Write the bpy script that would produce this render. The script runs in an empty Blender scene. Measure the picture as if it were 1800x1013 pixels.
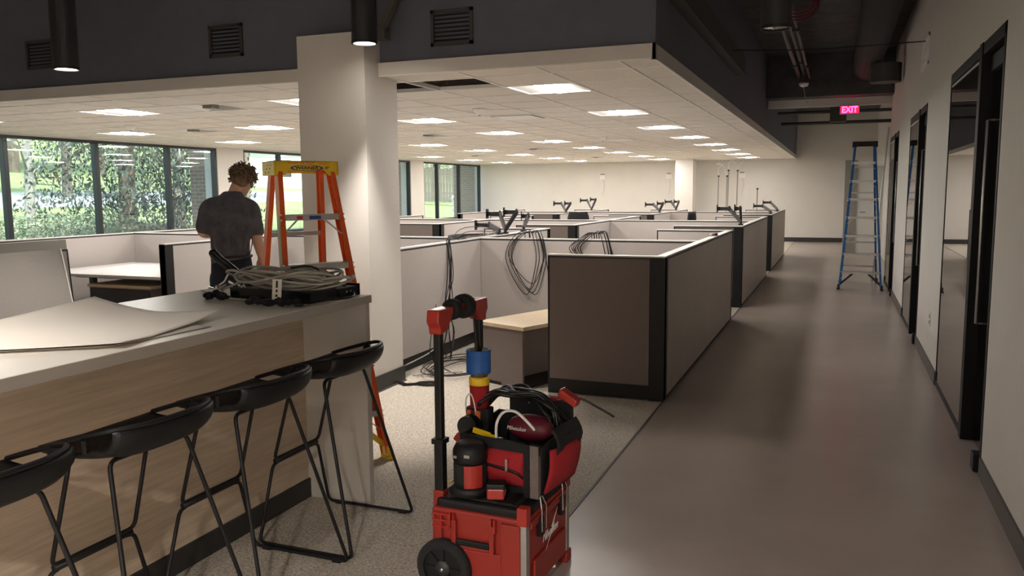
import bpy, bmesh, math, random
from mathutils import Vector, Matrix, Euler
random.seed(7)
PI = math.pi
S = bpy.context.scene
COL = S.collection

# ------------------------------------------------------------------ camera
def rad(*a): return [math.radians(v) for v in a]
F_PX = 1444.8
yaw, tilt, roll = rad(21.551, 6.7425, -0.425)
Fh = Vector((-math.sin(yaw), math.cos(yaw), 0)); Rh = Vector((math.cos(yaw), math.sin(yaw), 0)); Uz = Vector((0, 0, 1))
fw = Fh * math.cos(tilt) - Uz * math.sin(tilt); u0 = Fh * math.sin(tilt) + Uz * math.cos(tilt)
Rv = Rh * math.cos(roll) + u0 * math.sin(roll); Uv = -Rh * math.sin(roll) + u0 * math.cos(roll)
cd = bpy.data.cameras.new('camera'); cam = bpy.data.objects.new('camera', cd); COL.objects.link(cam)
m = Matrix((Rv, Uv, -fw)).transposed().to_4x4(); m.translation = Vector((0, 0, 1.56)); cam.matrix_world = m
cd.sensor_width = 36; cd.lens = F_PX / 1800 * 36; cd.clip_start = 0.05; cd.clip_end = 400
S.camera = cam
# ------------------------------------------------------------------ world, sun, exposure
S.view_settings.view_transform = 'Standard'; S.view_settings.look = 'None'
S.view_settings.gamma = 1; S.view_settings.exposure = 1.25; S.view_settings.use_curve_mapping = False
W = bpy.data.worlds.new('world'); S.world = W; W.use_nodes = True
nt = W.node_tree; bg = nt.nodes['Background']
sky = nt.nodes.new('ShaderNodeTexSky'); sky.sky_type = 'NISHITA'; sky.sun_disc = False
sky.sun_elevation = math.radians(48); sky.sun_rotation = math.radians(80); sky.air_density = 1.2; sky.dust_density = 2.0
nt.links.new(sky.outputs[0], bg.inputs[0]); bg.inputs[1].default_value = 0.24
sl = bpy.data.lights.new('sun', 'SUN'); sl.energy = 3.6; sl.angle = math.radians(1.5); sl.color = (1, .95, .86)
sun = bpy.data.objects.new('sun', sl); COL.objects.link(sun)
sun.rotation_euler = Euler((math.radians(40), 0, math.radians(60)))   # high sun, from behind the building
PENDANT_W = 340
LAMP = (1.0, .955, .90)
LENS_STRENGTH = 31.0

# ------------------------------------------------------------------ materials
MATS = {}
def M(name, col, rough=.6, metal=0.0, var=None, bump=None, spec=.5, emit=None, coat=0, stretch=None, dark=None):
    """var=(scale, amount) colour mottling; bump=(scale, strength); stretch=(x,y,z) for grain"""
    if name in MATS: return MATS[name]
    mt = bpy.data.materials.new(name); mt.use_nodes = True; n = mt.node_tree.nodes; l = mt.node_tree.links
    b = n['Principled BSDF']; c = (*col, 1)
    b.inputs['Base Color'].default_value = c; b.inputs['Roughness'].default_value = rough
    b.inputs['Metallic'].default_value = metal; b.inputs['Specular IOR Level'].default_value = spec
    b.inputs['Coat Weight'].default_value = coat
    tc = None
    def coord():
        nonlocal tc
        if tc is None:
            t = n.new('ShaderNodeTexCoord'); mp = n.new('ShaderNodeMapping'); l.new(t.outputs['Object'], mp.inputs[0])
            if stretch: mp.inputs['Scale'].default_value = stretch
            tc = mp.outputs[0]
        return tc
    if var:
        nz = n.new('ShaderNodeTexNoise'); nz.inputs['Scale'].default_value = var[0]; nz.inputs['Detail'].default_value = 6
        nz.inputs['Roughness'].default_value = .65
        l.new(coord(), nz.inputs['Vector'])
        r = n.new('ShaderNodeValToRGB'); r.color_ramp.elements[0].position = .32; r.color_ramp.elements[1].position = .68
        k = var[1]; lo = dark if dark else tuple(max(0, v * (1 - k)) for v in col)
        r.color_ramp.elements[0].color = (*lo, 1); r.color_ramp.elements[1].color = (*[min(1, v * (1 + k)) for v in col], 1)
        l.new(nz.outputs['Fac'], r.inputs[0]); l.new(r.outputs[0], b.inputs['Base Color'])
    if bump:
        nz = n.new('ShaderNodeTexNoise'); nz.inputs['Scale'].default_value = bump[0]; nz.inputs['Detail'].default_value = 4
        l.new(coord(), nz.inputs['Vector'])
        bp = n.new('ShaderNodeBump'); bp.inputs['Strength'].default_value = bump[1]; bp.inputs['Distance'].default_value = .01
        l.new(nz.outputs['Fac'], bp.inputs['Height']); l.new(bp.outputs[0], b.inputs['Normal'])
    if emit:
        b.inputs['Emission Color'].default_value = (*emit[0], 1); b.inputs['Emission Strength'].default_value = emit[1]
    MATS[name] = mt
    return mt

def glassmat(name, tint, refl=1.0, base=.04, rough=0.0):
    mt = bpy.data.materials.new(name); mt.use_nodes = True; n = mt.node_tree.nodes; l = mt.node_tree.links
    n.clear(); out = n.new('ShaderNodeOutputMaterial'); mx = n.new('ShaderNodeMixShader')
    tr = n.new('ShaderNodeBsdfTransparent'); tr.inputs[0].default_value = (*tint, 1)
    gl = n.new('ShaderNodeBsdfGlossy'); gl.inputs['Roughness'].default_value = rough
    lw = n.new('ShaderNodeLayerWeight'); lw.inputs[0].default_value = .5
    pw = n.new('ShaderNodeMath'); pw.operation = 'POWER'; pw.inputs[1].default_value = 5; l.new(lw.outputs['Facing'], pw.inputs[0])
    ma = n.new('ShaderNodeMath'); ma.operation = 'MULTIPLY_ADD'; ma.inputs[1].default_value = (1 - base) * refl; ma.inputs[2].default_value = base * refl
    l.new(pw.outputs[0], ma.inputs[0]); l.new(ma.outputs[0], mx.inputs[0]); l.new(tr.outputs[0], mx.inputs[1]); l.new(gl.outputs[0], mx.inputs[2])
    l.new(mx.outputs[0], out.inputs[0]); MATS[name] = mt
    return mt

M('wall', (.68, .645, .60), .8, var=(3, .02), bump=(120, .05))
M('pendantblack', (.022, .022, .024), .5)
M('wall_dark', (.125, .132, .165), .8, var=(5, .05))
M('deck', (.075, .075, .075), .9, var=(4, .3), bump=(6, .4))
M('tile', (.86, .80, .72), .9, var=(60, .05), bump=(220, .3))
M('tee', (.86, .84, .80), .5)
M('lens', (1, 1, 1), .5, emit=(LAMP, LENS_STRENGTH))
M('trofferwhite', (.90, .88, .84), .4)
M('downlens', (1, 1, 1), .5, emit=((1, .93, .82), 22))
M('silver', (.75, .75, .74), .22, 1.0)
M('alum', (.55, .55, .55), .4, 1.0, var=(30, .06))
M('vinyl', (.40, .335, .295), .30, var=(1.2, .10), bump=(90, .06), spec=.5)
M('carpet', (.60, .54, .46), .95, var=(85, .45), bump=(160, 1.0), spec=.1)
M('base_dark', (.030, .028, .028), .5)
M('base_brown', (.10, .085, .075), .55)
M('black', (.009, .009, .010), .5, spec=.35)
M('blackgloss', (.008, .008, .009), .22)
M('blacksoft', (.010, .010, .011), .8, bump=(300, .3))
M('winframe', (.018, .021, .024), .4)
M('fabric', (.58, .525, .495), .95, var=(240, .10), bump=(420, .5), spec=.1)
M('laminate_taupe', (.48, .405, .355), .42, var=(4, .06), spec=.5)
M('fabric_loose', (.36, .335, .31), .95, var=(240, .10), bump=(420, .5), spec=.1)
M('doorframe', (.007, .007, .008), .55, spec=.2)
M('fabric_char', (.20, .165, .15), .9, var=(260, .2), bump=(420, .4), spec=.15)
M('cap', (.80, .76, .73), .35)
M('rail', (.03, .028, .03), .5)
M('woodtop', (.60, .47, .32), .45, var=(14, .10), stretch=(1, 9, 9))
M('wood_face', (.58, .47, .355), .6, var=(5, .16), stretch=(4, .5, 9), bump=(40, .05))
M('greypanel', (.52, .49, .445), .6)
M('counterwhite', (.72, .67, .60), .35)
M('counteredge', (.40, .37, .33), .45)
M('whitedesk', (.62, .61, .60), .35)
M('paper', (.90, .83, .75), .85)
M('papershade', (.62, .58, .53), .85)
M('orange', (.78, .115, .02), .42, var=(30, .08))
M('orangelight', (.86, .22, .04), .45)
M('yellow', (.86, .56, .02), .4)
M('fiber', (.62, .58, .50), .5)
M('blue', (.010, .13, .36), .4)
M('red', (.30, .024, .016), .42, bump=(180, .06))
M('redcloth', (.36, .012, .018), .85, bump=(260, .3))
M('redgloss', (.40, .03, .02), .3)
M('tapeblue', (.02, .12, .42), .6)
M('burgundy', (.12, .008, .02), .5)
M('cablegrey', (.36, .34, .29), .5)
M('cableblack', (.012, .012, .012), .4)
M('cablewhite', (.80, .79, .76), .4)
M('skin', (.52, .28, .19), .55, var=(20, .06))
M('shirt', (.09, .085, .095), .95, var=(14, .25), bump=(18, .5), spec=.1)
M('trousers', (.016, .018, .026), .9, spec=.2)
M('hair', (.16, .095, .052), .7, var=(40, .5))
M('shoe', (.03, .025, .02), .6)
M('inkblack', (.01, .01, .012), .5)
M('inkwhite', (.9, .88, .85), .5)
M('inkred', (.5, .02, .03), .5)
M('inkblue', (.03, .08, .3), .5)
M('exitred', (.9, .05, .1), .5, emit=((1, .02, .10), 7))
M('exitface', (.25, .05, .06), .5, emit=((1, .03, .10), .35))
M('grille', (.95, .93, .90), .5)
M('duct', (.06, .056, .052), .6)
M('pipe', (.12, .105, .095), .6)
M('monitorarm', (.022, .022, .024), .4)
M('armgrey', (.16, .15, .15), .4, .3)
M('ply', (.45, .32, .2), .6)
M('whitedoor', (.74, .72, .68), .45)
M('greydoor', (.30, .28, .25), .6)
M('grass', (.30, .37, .15), .95, var=(3, .4), bump=(20, 1))
M('road', (.42, .43, .45), .9, var=(2, .1))
M('soil', (.16, .15, .07), .95, var=(4, .5), bump=(10, 1))
M('bark', (.20, .16, .13), .95, var=(12, .3), bump=(20, 1), stretch=(1, 1, .2))
M('barkpale', (.46, .43, .38), .9, var=(12, .2))
for nm, c in (('leaf', (.22, .29, .17)), ('leafdark', (.11, .15, .12)), ('leafpale', (.38, .44, .28)), ('blossom', (.85, .86, .84))):
    mt = M(nm, c, .6, var=(1.5, .45)); 
M('fence', (.20, .17, .14), .9, var=(8, .3))
# exterior brick
mt = M('brick', (.32, .22, .17), .9); n = mt.node_tree.nodes; l = mt.node_tree.links
bt = n.new('ShaderNodeTexBrick'); bt.inputs['Color1'].default_value = (.34, .23, .17, 1); bt.inputs['Color2'].default_value = (.26, .17, .13, 1)
bt.inputs['Mortar'].default_value = (.42, .38, .34, 1); bt.inputs['Scale'].default_value = 1; bt.inputs['Brick Width'].default_value = .2; bt.inputs['Row Height'].default_value = .075; bt.inputs['Mortar Size'].default_value = .008
tcn = n.new('ShaderNodeTexCoord'); sx = n.new('ShaderNodeSeparateXYZ'); cb = n.new('ShaderNodeCombineXYZ'); ad = n.new('ShaderNodeMath')
l.new(tcn.outputs['Object'], sx.inputs[0]); l.new(sx.outputs[0], ad.inputs[0]); l.new(sx.outputs[1], ad.inputs[1]); l.new(ad.outputs[0], cb.inputs[0]); l.new(sx.outputs[2], cb.inputs[1])
l.new(cb.outputs[0], bt.inputs['Vector']); l.new(bt.outputs[0], n['Principled BSDF'].inputs['Base Color'])
glassmat('winglass', (.90, .96, .95), 1.3, .075)
glassmat('doorglass', (.55, .57, .57), 1.5, .06)
# hair gets lighter tips through its own mottling only

# ------------------------------------------------------------------ mesh helpers
class MB:
    def __init__(s): s.v = []; s.f = []
    def add(s, vs, fs):
        o = len(s.v); s.v += [tuple(x) for x in vs]; s.f += [tuple(i + o for i in q) for q in fs]; return s
    def box(s, x0, x1, y0, y1, z0, z1):
        return s.add([(x0, y0, z0), (x1, y0, z0), (x1, y1, z0), (x0, y1, z0), (x0, y0, z1), (x1, y0, z1), (x1, y1, z1), (x0, y1, z1)],
                     [(3, 2, 1, 0), (4, 5, 6, 7), (0, 1, 5, 4), (1, 2, 6, 5), (2, 3, 7, 6), (3, 0, 4, 7)])
    def obox(s, c, sx, sy, sz, rot=None):      # centred box, rot = Matrix/Euler
        R = rot.to_matrix() if isinstance(rot, Euler) else (rot if rot else Matrix.Identity(3)); c = Vector(c)
        p = [c + R @ Vector((a * sx / 2, b * sy / 2, d * sz / 2)) for d in (-1, 1) for a, b in ((-1, -1), (1, -1), (1, 1), (-1, 1))]
        return s.add(p, [(3, 2, 1, 0), (4, 5, 6, 7), (0, 1, 5, 4), (1, 2, 6, 5), (2, 3, 7, 6), (3, 0, 4, 7)])
    def bar(s, a, b, w, h, up=(0, 0, 1)):      # rectangular bar from a to b, w sideways, h along up
        a = Vector(a); b = Vector(b); d = (b - a).normalized(); sd = d.cross(Vector(up))
        if sd.length < 1e-4: sd = Vector((1, 0, 0))
        sd.normalize(); u = sd.cross(d).normalized()
        p = [q + sd * (i * w / 2) + u * (j * h / 2) for q in (a, b) for i, j in ((-1, -1), (1, -1), (1, 1), (-1, 1))]
        return s.add(p, [(3, 2, 1, 0), (4, 5, 6, 7), (0, 1, 5, 4), (1, 2, 6, 5), (2, 3, 7, 6), (3, 0, 4, 7)])
    def cyl(s, a, b, r0, r1=None, n=14, cap=True):
        r1 = r0 if r1 is None else r1; a = Vector(a); b = Vector(b); d = (b - a).normalized()
        t = Vector((1, 0, 0)) if abs(d.x) < .9 else Vector((0, 1, 0)); e = d.cross(t).normalized(); g = d.cross(e)
        vs = []; 
        for q, r in ((a, r0), (b, r1)):
            for i in range(n):
                an = 2 * PI * i / n; vs.append(q + e * (r * math.cos(an)) + g * (r * math.sin(an)))
        fs = [(i, (i + 1) % n, n + (i + 1) % n, n + i) for i in range(n)]
        if cap: fs += [tuple(range(n - 1, -1, -1)), tuple(range(n, 2 * n))]
        return s.add(vs, fs)
    def tube(s, pts, r, n=8, closed=False, smooth=0):
        P = [Vector(p) for p in pts]
        if smooth: P = spline(P, smooth, closed)
        m_ = len(P); vs = []; e = None
        for i, p in enumerate(P):
            d = (P[(i + 1) % m_] - P[i - 1]) if closed else (P[min(i + 1, m_ - 1)] - P[max(i - 1, 0)])
            if d.length < 1e-9: d = Vector((0, 0, 1))
            d.normalize()
            if e is None:
                t = Vector((0, 0, 1)) if abs(d.z) < .9 else Vector((1, 0, 0)); e = d.cross(t).normalized()
            else:
                e = e - d * e.dot(d)
                if e.length < 1e-6: e = d.cross(Vector((0.3, .2, 1)))
                e.normalize()
            g = d.cross(e); rr = r[i] if isinstance(r, (list, tuple)) else r
            for k in range(n):
                an = 2 * PI * k / n; vs.append(p + e * (rr * math.cos(an)) + g * (rr * math.sin(an)))
        fs = []
        for i in range(m_ if closed else m_ - 1):
            j = (i + 1) % m_
            for k in range(n): fs.append((i * n + k, i * n + (k + 1) % n, j * n + (k + 1) % n, j * n + k))
        if not closed: fs += [tuple(range(n - 1, -1, -1)), tuple(range((m_ - 1) * n, m_ * n))]
        return s.add(vs, fs)
    def lathe(s, prof, c=(0, 0, 0), n=20, axis='z'):
        vs = []; c = Vector(c)
        for r, h in prof:
            for i in range(n):
                a = 2 * PI * i / n; x, y = r * math.cos(a), r * math.sin(a)
                vs.append(c + (Vector((x, y, h)) if axis == 'z' else Vector((x, h, y)) if axis == 'y' else Vector((h, x, y))))
        fs = [(i * n + k, i * n + (k + 1) % n, (i + 1) * n + (k + 1) % n, (i + 1) * n + k) for i in range(len(prof) - 1) for k in range(n)]
        if prof[0] != prof[-1]: fs += [tuple(range(n - 1, -1, -1)), tuple(range((len(prof) - 1) * n, len(prof) * n))]
        return s.add(vs, fs)
    def prism(s, poly, h0, h1, plane='xy'):    # polygon extruded along remaining axis
        def P(a, b, h): return (a, b, h) if plane == 'xy' else (a, h, b) if plane == 'xz' else (h, a, b)
        n = len(poly); vs = [P(a, b, h0) for a, b in poly] + [P(a, b, h1) for a, b in poly]
        return s.add(vs, [tuple(range(n - 1, -1, -1)), tuple(range(n, 2 * n))] + [(i, (i + 1) % n, n + (i + 1) % n, n + i) for i in range(n)])
    def grid(s, fn, nu, nv, thick=0):
        vs = [Vector(fn(i / nu, j / nv)) for i in range(nu + 1) for j in range(nv + 1)]
        w = nv + 1; fs = [(i * w + j, i * w + j + 1, (i + 1) * w + j + 1, (i + 1) * w + j) for i in range(nu) for j in range(nv)]
        return s.add(vs, fs)
    def sphere(s, c, rx, ry, rz, n=16, m_=10, rot=None):
        c = Vector(c); R = rot.to_matrix() if rot else Matrix.Identity(3); vs = []
        for i in range(m_ + 1):
            t = PI * i / m_
            for k in range(n):
                a = 2 * PI * k / n; vs.append(c + R @ Vector((rx * math.sin(t) * math.cos(a), ry * math.sin(t) * math.sin(a), rz * math.cos(t))))
        fs = [(i * n + k, (i + 1) * n + k, (i + 1) * n + (k + 1) % n, i * n + (k + 1) % n) for i in range(m_) for k in range(n)]
        return s.add(vs, fs)
    def mesh(s, name):
        me = bpy.data.meshes.new(name); me.from_pydata(s.v, [], s.f); me.validate(); me.update(); return me
    def build(s, name, mat, parent=None, bev=0, smooth=False, solid=0, sub=0, **kw):
        me = s.mesh(name)
        bm = bmesh.new(); bm.from_mesh(me); bmesh.ops.recalc_face_normals(bm, faces=bm.faces); bm.to_mesh(me); bm.free()
        o = bpy.data.objects.new(name, me); COL.objects.link(o); me.materials.append(MATS[mat] if isinstance(mat, str) else mat)
        if parent: o.parent = parent
        if smooth: me.shade_smooth()
        if solid:
            md = o.modifiers.new('solidify', 'SOLIDIFY'); md.thickness = solid; md.offset = 0
        if bev:
            md = o.modifiers.new('bevel', 'BEVEL'); md.width = bev; md.segments = 2; md.limit_method = 'ANGLE'
        if sub:
            md = o.modifiers.new('subd', 'SUBSURF'); md.levels = sub; md.render_levels = sub
        return tagk(o, **kw)

def spline(P, k, closed=False):
    out = []; n = len(P)
    rng = range(n) if closed else range(n - 1)
    for i in rng:
        g = (lambda j: P[j % n]) if closed else (lambda j: P[max(0, min(n - 1, j))])
        p0, p1, p2, p3 = g(i - 1), g(i), g(i + 1), g(i + 2)
        for q in range(k):
            t = q / k
            out.append(.5 * ((2 * p1) + (p2 - p0) * t + (2 * p0 - 5 * p1 + 4 * p2 - p3) * t * t + (3 * p1 - p0 - 3 * p2 + p3) * t ** 3))
    if not closed: out.append(P[-1].copy())
    return out

def tagk(o, label=None, cat=None, group=None, kind=None):
    if label: o['label'] = label
    if cat: o['category'] = cat
    if group: o['group'] = group
    if kind: o['kind'] = kind
    return o
def thing(name, label, cat, loc=(0, 0, 0), rz=0, group=None, rot=None):
    o = bpy.data.objects.new(name, None); COL.objects.link(o); o.empty_display_size = .1
    o.location = loc; o.rotation_euler = rot if rot else (0, 0, rz)
    return tagk(o, label, cat, group)
def struct(name, mb, mat, parent=None, label=None, **kw):
    o = mb.build(name, mat, parent, **kw)
    if not parent: o['kind'] = 'structure'
    if label: o['label'] = label
    return o
def dup(root, loc=None, rz=None, label=None, group=None):
    def cp(o, p):
        c = o.copy(); COL.objects.link(c); c.parent = p
        for k in list(o.children): cp(k, c)
        return c
    r = cp(root, None)
    if loc is not None: r.location = loc
    if rz is not None: r.rotation_euler = (0, 0, rz)
    if label: r['label'] = label
    if group: r['group'] = group
    return r
def text(name, body, mat, parent, size, loc, rot, extrude=.0004, shear=0, sx=1, bold=0):
    c = bpy.data.curves.new(name, 'FONT'); c.body = body; c.size = size; c.extrude = extrude; c.shear = shear; c.align_x = 'CENTER'; c.align_y = 'CENTER'; c.offset = bold
    o0 = bpy.data.objects.new(name + '_src', c); COL.objects.link(o0)
    dg = bpy.context.evaluated_depsgraph_get(); me = bpy.data.meshes.new_from_object(o0.evaluated_get(dg)); bpy.data.objects.remove(o0)
    me.materials.clear(); me.materials.append(MATS[mat])
    o = bpy.data.objects.new(name, me); COL.objects.link(o); o.parent = parent; o.location = loc; o.rotation_euler = rot; o.scale = (sx, 1, 1)
    return o
ORD = ['first', 'second', 'third', 'fourth', 'fifth', 'sixth', 'seventh', 'eighth', 'ninth', 'tenth']

# ================================================================== SETTING
ZC = 2.44          # drop ceiling height
XE, YF = -1.17, 5.60   # corridor edge and near fascia of the drop ceiling
YB, XL, XR = 25.75, -11.23, .775
ZD = 3.75          # black deck
# floors
struct('floor', MB().box(-1.15, 5.2, -4.2, 26.2, -.12, 0), 'vinyl', label='taupe vinyl corridor floor')
struct('floor_carpet', MB().box(-11.5, -1.15, -4.2, 26.2, -.12, .002), 'carpet', label='speckled grey-beige office carpet')
struct('trim_1', MB().box(-1.156, -1.144, -4.2, 26.0, 0, .004), 'base_brown', label='thin transition strip between carpet and vinyl')
# black deck over everything
struct('ceiling_deck', MB().box(-11.6, 5.4, -4.4, 26.4, ZD, ZD + .3), 'deck', label='black painted exposed ceiling deck')

# right wall with three glazed openings
OPEN = [(4.95, 7.18, 2.41), (8.97, 10.95, 2.375), (12.93, 14.90, 2.37)]
wr = MB(); y = -4.2
for a, b, h in OPEN:
    wr.box(XR, XR + .13, y, a, 0, ZD); wr.box(XR, XR + .13, a, b, h, ZD); y = b
wr.box(XR, XR + .13, y, 15.15, 0, ZD)
struct('wall_right', wr, 'wall', label='off-white corridor wall with glazed office fronts')
struct('wall_right_far', MB().box(.98, 1.1, 15.15, YB, 0, ZD).box(.775, 1.1, 15.05, 15.15, 0, ZD).box(.80, .98, 25.0, 25.1, 0, 2.2), 'wall', label='set-back white wall past the third office door')
bb = MB(); y = -4.2
for a, b, h in OPEN: bb.box(XR - .012, XR, y, a - .01, 0, .105); y = b + .01
bb.box(XR - .012, XR, y, 15.05, 0, .105)
struct('baseboard_right', bb, 'base_brown', label='dark rubber base along the corridor wall')
struct('wall_back', MB().box(-11.5, 1.1, YB, YB + .15, 0, ZD), 'wall', label='long white far wall of the office')
struct('baseboard_back', MB().box(-11.2, .2, YB - .012, YB, 0, .13), 'base_dark', label='black base along the far wall')
struct('wall_front', MB().box(-11.6, 5.2, -4.35, -4.2, 0, ZD), 'wall', label='wall behind the viewer')
# dark offices behind the glass fronts
struct('wall_office', MB().box(4.6, 4.75, -4.2, 26, 0, ZD).box(XR + .13, 4.6, 3.6, 3.72, 0, ZD).box(XR + .13, 4.6, 8.0, 8.12, 0, ZD).box(XR + .13, 4.6, 12.0, 12.12, 0, ZD).box(XR + .13, 4.6, 15.2, 15.32, 0, ZD), 'wall', label='walls of the unlit offices')
struct('floor_office', MB().box(XR + .14, 4.6, 3.72, 15.2, 0, .004), 'carpet', label='carpet of the unlit offices')
struct('ceiling_office', MB().box(XR + .13, 4.6, 3.72, 15.2, 2.75, 2.8), 'tile', label='ceiling of the unlit offices')

# office fronts : black frame, fixed glass, glass door leaf
for i, (a, b, h) in enumerate(OPEN):
    d = bpy.data.objects.new(f'door_{i+1}', None); COL.objects.link(d); d['kind'] = 'structure'
    d['label'] = ['black framed glazed office front nearest the viewer', 'black framed glazed office front in the middle', 'black framed glazed office front beside the blue ladder'][i]
    d.location = (XR, a, 0); wd = b - a; mu = .76
    fr = MB().box(-.004, .13, 0, .045, 0, h).box(-.004, .13, wd - .02, wd, 0, h).box(-.004, .13, 0, wd, h - .07, h).box(-.004, .13, mu, wd, 0, .045)
    fr.build('frame', 'doorframe', d, bev=.003)
    MB().box(-.012, .10, mu - .05, mu + .05, 0, h).build('mullion', 'doorframe', d)
    MB().box(.0, .008, mu + .05, wd - .02, .03, h - .05).build('pane', 'doorglass', d)
    MB().box(-.002, .012, mu + .06, wd - .05, h - .1, h - .085).build('trim_strip', 'alum', d)
    lf = MB().box(.055, .067, .05, mu - .05, .012, h - .08).build('door_leaf', 'doorglass', d)
    MB().box(.04, .082, .05, mu - .05, h - .17, h - .08).build('top_rail', 'black', lf)
    MB().box(-.03, .085, .055, .15, .004, .10).build('bottom_fitting', 'black', lf, bev=.004)
    MB().tube([(.055, .60, .75), (.02, .60, .75), (.02, .60, 1.95), (.055, .60, 1.95)],   .007, 10).build('pull_handle', 'alum', lf, smooth=True)

# far white door + grey leaf at end of corridor
d = bpy.data.objects.new('door_4', None); COL.objects.link(d); d['kind'] = 'structure'; d['label'] = 'white door at the far end of the corridor'
d.location = (.42, 21.2, 0)
MB().box(0, .92, -.02, .02, .02, 2.08).build('door_leaf', 'whitedoor', d, bev=.004)
MB().tube([(.08, -.02, 1.0), (.08, -.07, 1.0), (.20, -.07, 1.0)], .012, 8).build('lever_handle', 'silver', d)
MB().box(.885, .925, -.04, -.02, 0, .12).build('closer_foot', 'black', d)
struct('wall_pier', MB().box(.14, .42, 21.14, 21.5, 0, 2.22), 'greydoor', label='grey boxed pier beside the far white door')

# left window wall: piers, head, sill wall, three glazed bays
struct('wall_left', MB().box(-11.5, XL + .05, 12.86, 13.62, 0, 2.6).box(-11.5, XL + .05, 20.64, 21.42, 0, 2.6).box(-11.5, XL + .05, -4.2, 5.9, 0, 2.6)
       .box(-11.5, XL + .10, 5.9, 25.75, 0, .70).box(-11.5, XL + .3, -4.2, 25.75, 2.60, ZD), 'wall', label='white wall piers and sill between the windows')
struct('wall_left_head', MB().box(-11.5, XL + .06, 5.9, 25.75, 2.42, 2.6), 'wall', label='white window head')
BAYS = [[5.9, 6.92, 8.5, 10.09, 11.64, 12.86], [13.62, 14.82, 16.38, 17.94, 19.5, 20.64], [21.42, 22.38, 23.92, 25.55]]
for i, ys in enumerate(BAYS):
    w = bpy.data.objects.new(f'window_{i+1}', None); COL.objects.link(w); w['kind'] = 'structure'
    w['label'] = ['ribbon window with dark mullions beside the worker', 'ribbon window partly hidden by the orange ladder', 'three pane corner window at the far wall'][i]
    fr = MB(); X0, X1 = XL - .07, XL + .03
    fr.box(X0, X1, ys[0], ys[-1], 2.375, 2.425).box(X0, X1, ys[0], ys[-1], .70, .745)
    for k, yy in enumerate(ys):
        a = yy if k == 0 else yy - .035; b_ = yy + .055 if k == 0 else (yy if k == len(ys) - 1 else yy + .035)
        if k == len(ys) - 1: a = yy - .055
        fr.box(X0, X1, a, b_, .745, 2.375)
    fr.build('window_frame', 'winframe', w, bev=.004)
    for a, b_ in zip(ys, ys[1:]): MB().box(XL - .03, XL - .022, a + .03, b_ - .03, .74, 2.38).build('pane', 'winglass', w)
    MB().box(XL, XL + .15, ys[0] - .02, ys[-1] + .02, .66, .70).build('window_sill', 'cap', w, bev=.004)

# drop ceiling : fascia, grid, tiles
struct('trim_2', MB().box(-11.2, XE, YF, YF + .02, ZC, ZC + .095).box(XE - .02, XE, YF, YB, ZC, ZC + .095), 'wall', label='white fascia edging the dropped ceiling')
struct('trim_3', MB().box(XE - .03, XE, YF, YB, ZC - .008, ZC).box(-11.2, XE, YF, YF + .03, ZC - .008, ZC), 'tee', label='pale edge angle under the fascia')
PIT = .6175
GX = [-2.052 + PIT * k for k in range(1, -16, -1)]      # grid lines in x  (… -2.67, -2.05, -1.43)
GX = [g for g in GX if -11.25 < g < XE - .02]
GY = [6.62 + .61 * k for k in range(-1, 32)]; GY = [g for g in GY if g < YB - .05]
ce = MB()
for g in GX: ce.box(g - .012, g + .012, YF + .02, YB, ZC - .004, ZC + .03)
for g in GY: ce.box(-11.2, XE - .02, g - .012, g + .012, ZC - .003, ZC + .029)
ceil = struct('ceiling', ce, 'tee', label='white suspended ceiling grid')
LX = [-2.361 - 2.47 * k for k in range(4)]; LY = [6.925 + 2.44 * k for k in range(8)]
DIFF = [(-3.596, 9.365), (-3.596, 14.245), (-3.596, 19.125), (-3.596, 24.005), (-6.066, 6.925), (-6.066, 11.805), (-6.066, 16.685), (-6.066, 21.565), (-8.536, 9.365), (-8.536, 14.245), (-8.536, 19.125)]
def near(x, y, L): return any(abs(x - a) < .3 and abs(y - b) < .3 for a, b in L)
LL = [(a, b) for a in LX for b in LY]
MISS = [(-2.978, 6.312), (-3.596, 6.312)]
xs = [-11.2] + sorted(GX) + [XE - .02]; ys_ = [YF + .02] + GY + [YB]
cells = []
for i in range(len(xs) - 1):
    for j in range(len(ys_) - 1):
        cx, cy = (xs[i] + xs[i + 1]) / 2, (ys_[j] + ys_[j + 1]) / 2
        if xs[i + 1] - xs[i] < .05 or ys_[j + 1] - ys_[j] < .05: continue
        if near(cx, cy, LL) or near(cx, cy, DIFF) or near(cx, cy, MISS): continue
        if -3.95 < cx < -3.25 and cy < 5.95: continue
        cells.append((cx, cy, xs[i + 1] - xs[i], ys_[j + 1] - ys_[j]))
cells.sort(key=lambda c: c[0] ** 2 + c[1] ** 2)
tm = {}
for k, (cx, cy, w, h) in enumerate(cells[:296]):
    key = (round(w, 3), round(h, 3))
    if key not in tm:
        me = MB().box(-w / 2 + .011, w / 2 - .011, -h / 2 + .011, h / 2 - .011, .004, .018).mesh('tile'); me.materials.append(MATS['tile']); tm[key] = me
    o = bpy.data.objects.new('tile', tm[key]); COL.objects.link(o); o.parent = ceil; o.location = (cx, cy, ZC)
rest = MB()
for cx, cy, w, h in cells[296:]: rest.box(cx - w / 2 + .011, cx + w / 2 - .011, cy - h / 2 + .011, cy + h / 2 - .011, ZC + .004, ZC + .018)
rest.build('far_tiles', 'tile', ceil, kind='stuff')

# bulkhead: black plenum walls above the dropped ceiling
struct('wall_bulkhead', MB().box(-11.2, XE - .005, YF + .03, YF + .12, ZC + .096, ZD).box(XE - .10, XE - .005, YF + .12, YB, ZC + .096, ZD), 'wall_dark', label='black painted bulkhead above the dropped ceiling')
struct('trim_4', MB().box(XE - .005, XE + .10, YF + .03, 10.3, 2.90, 3.10), 'duct', label='black ledge along the bulkhead')
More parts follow.
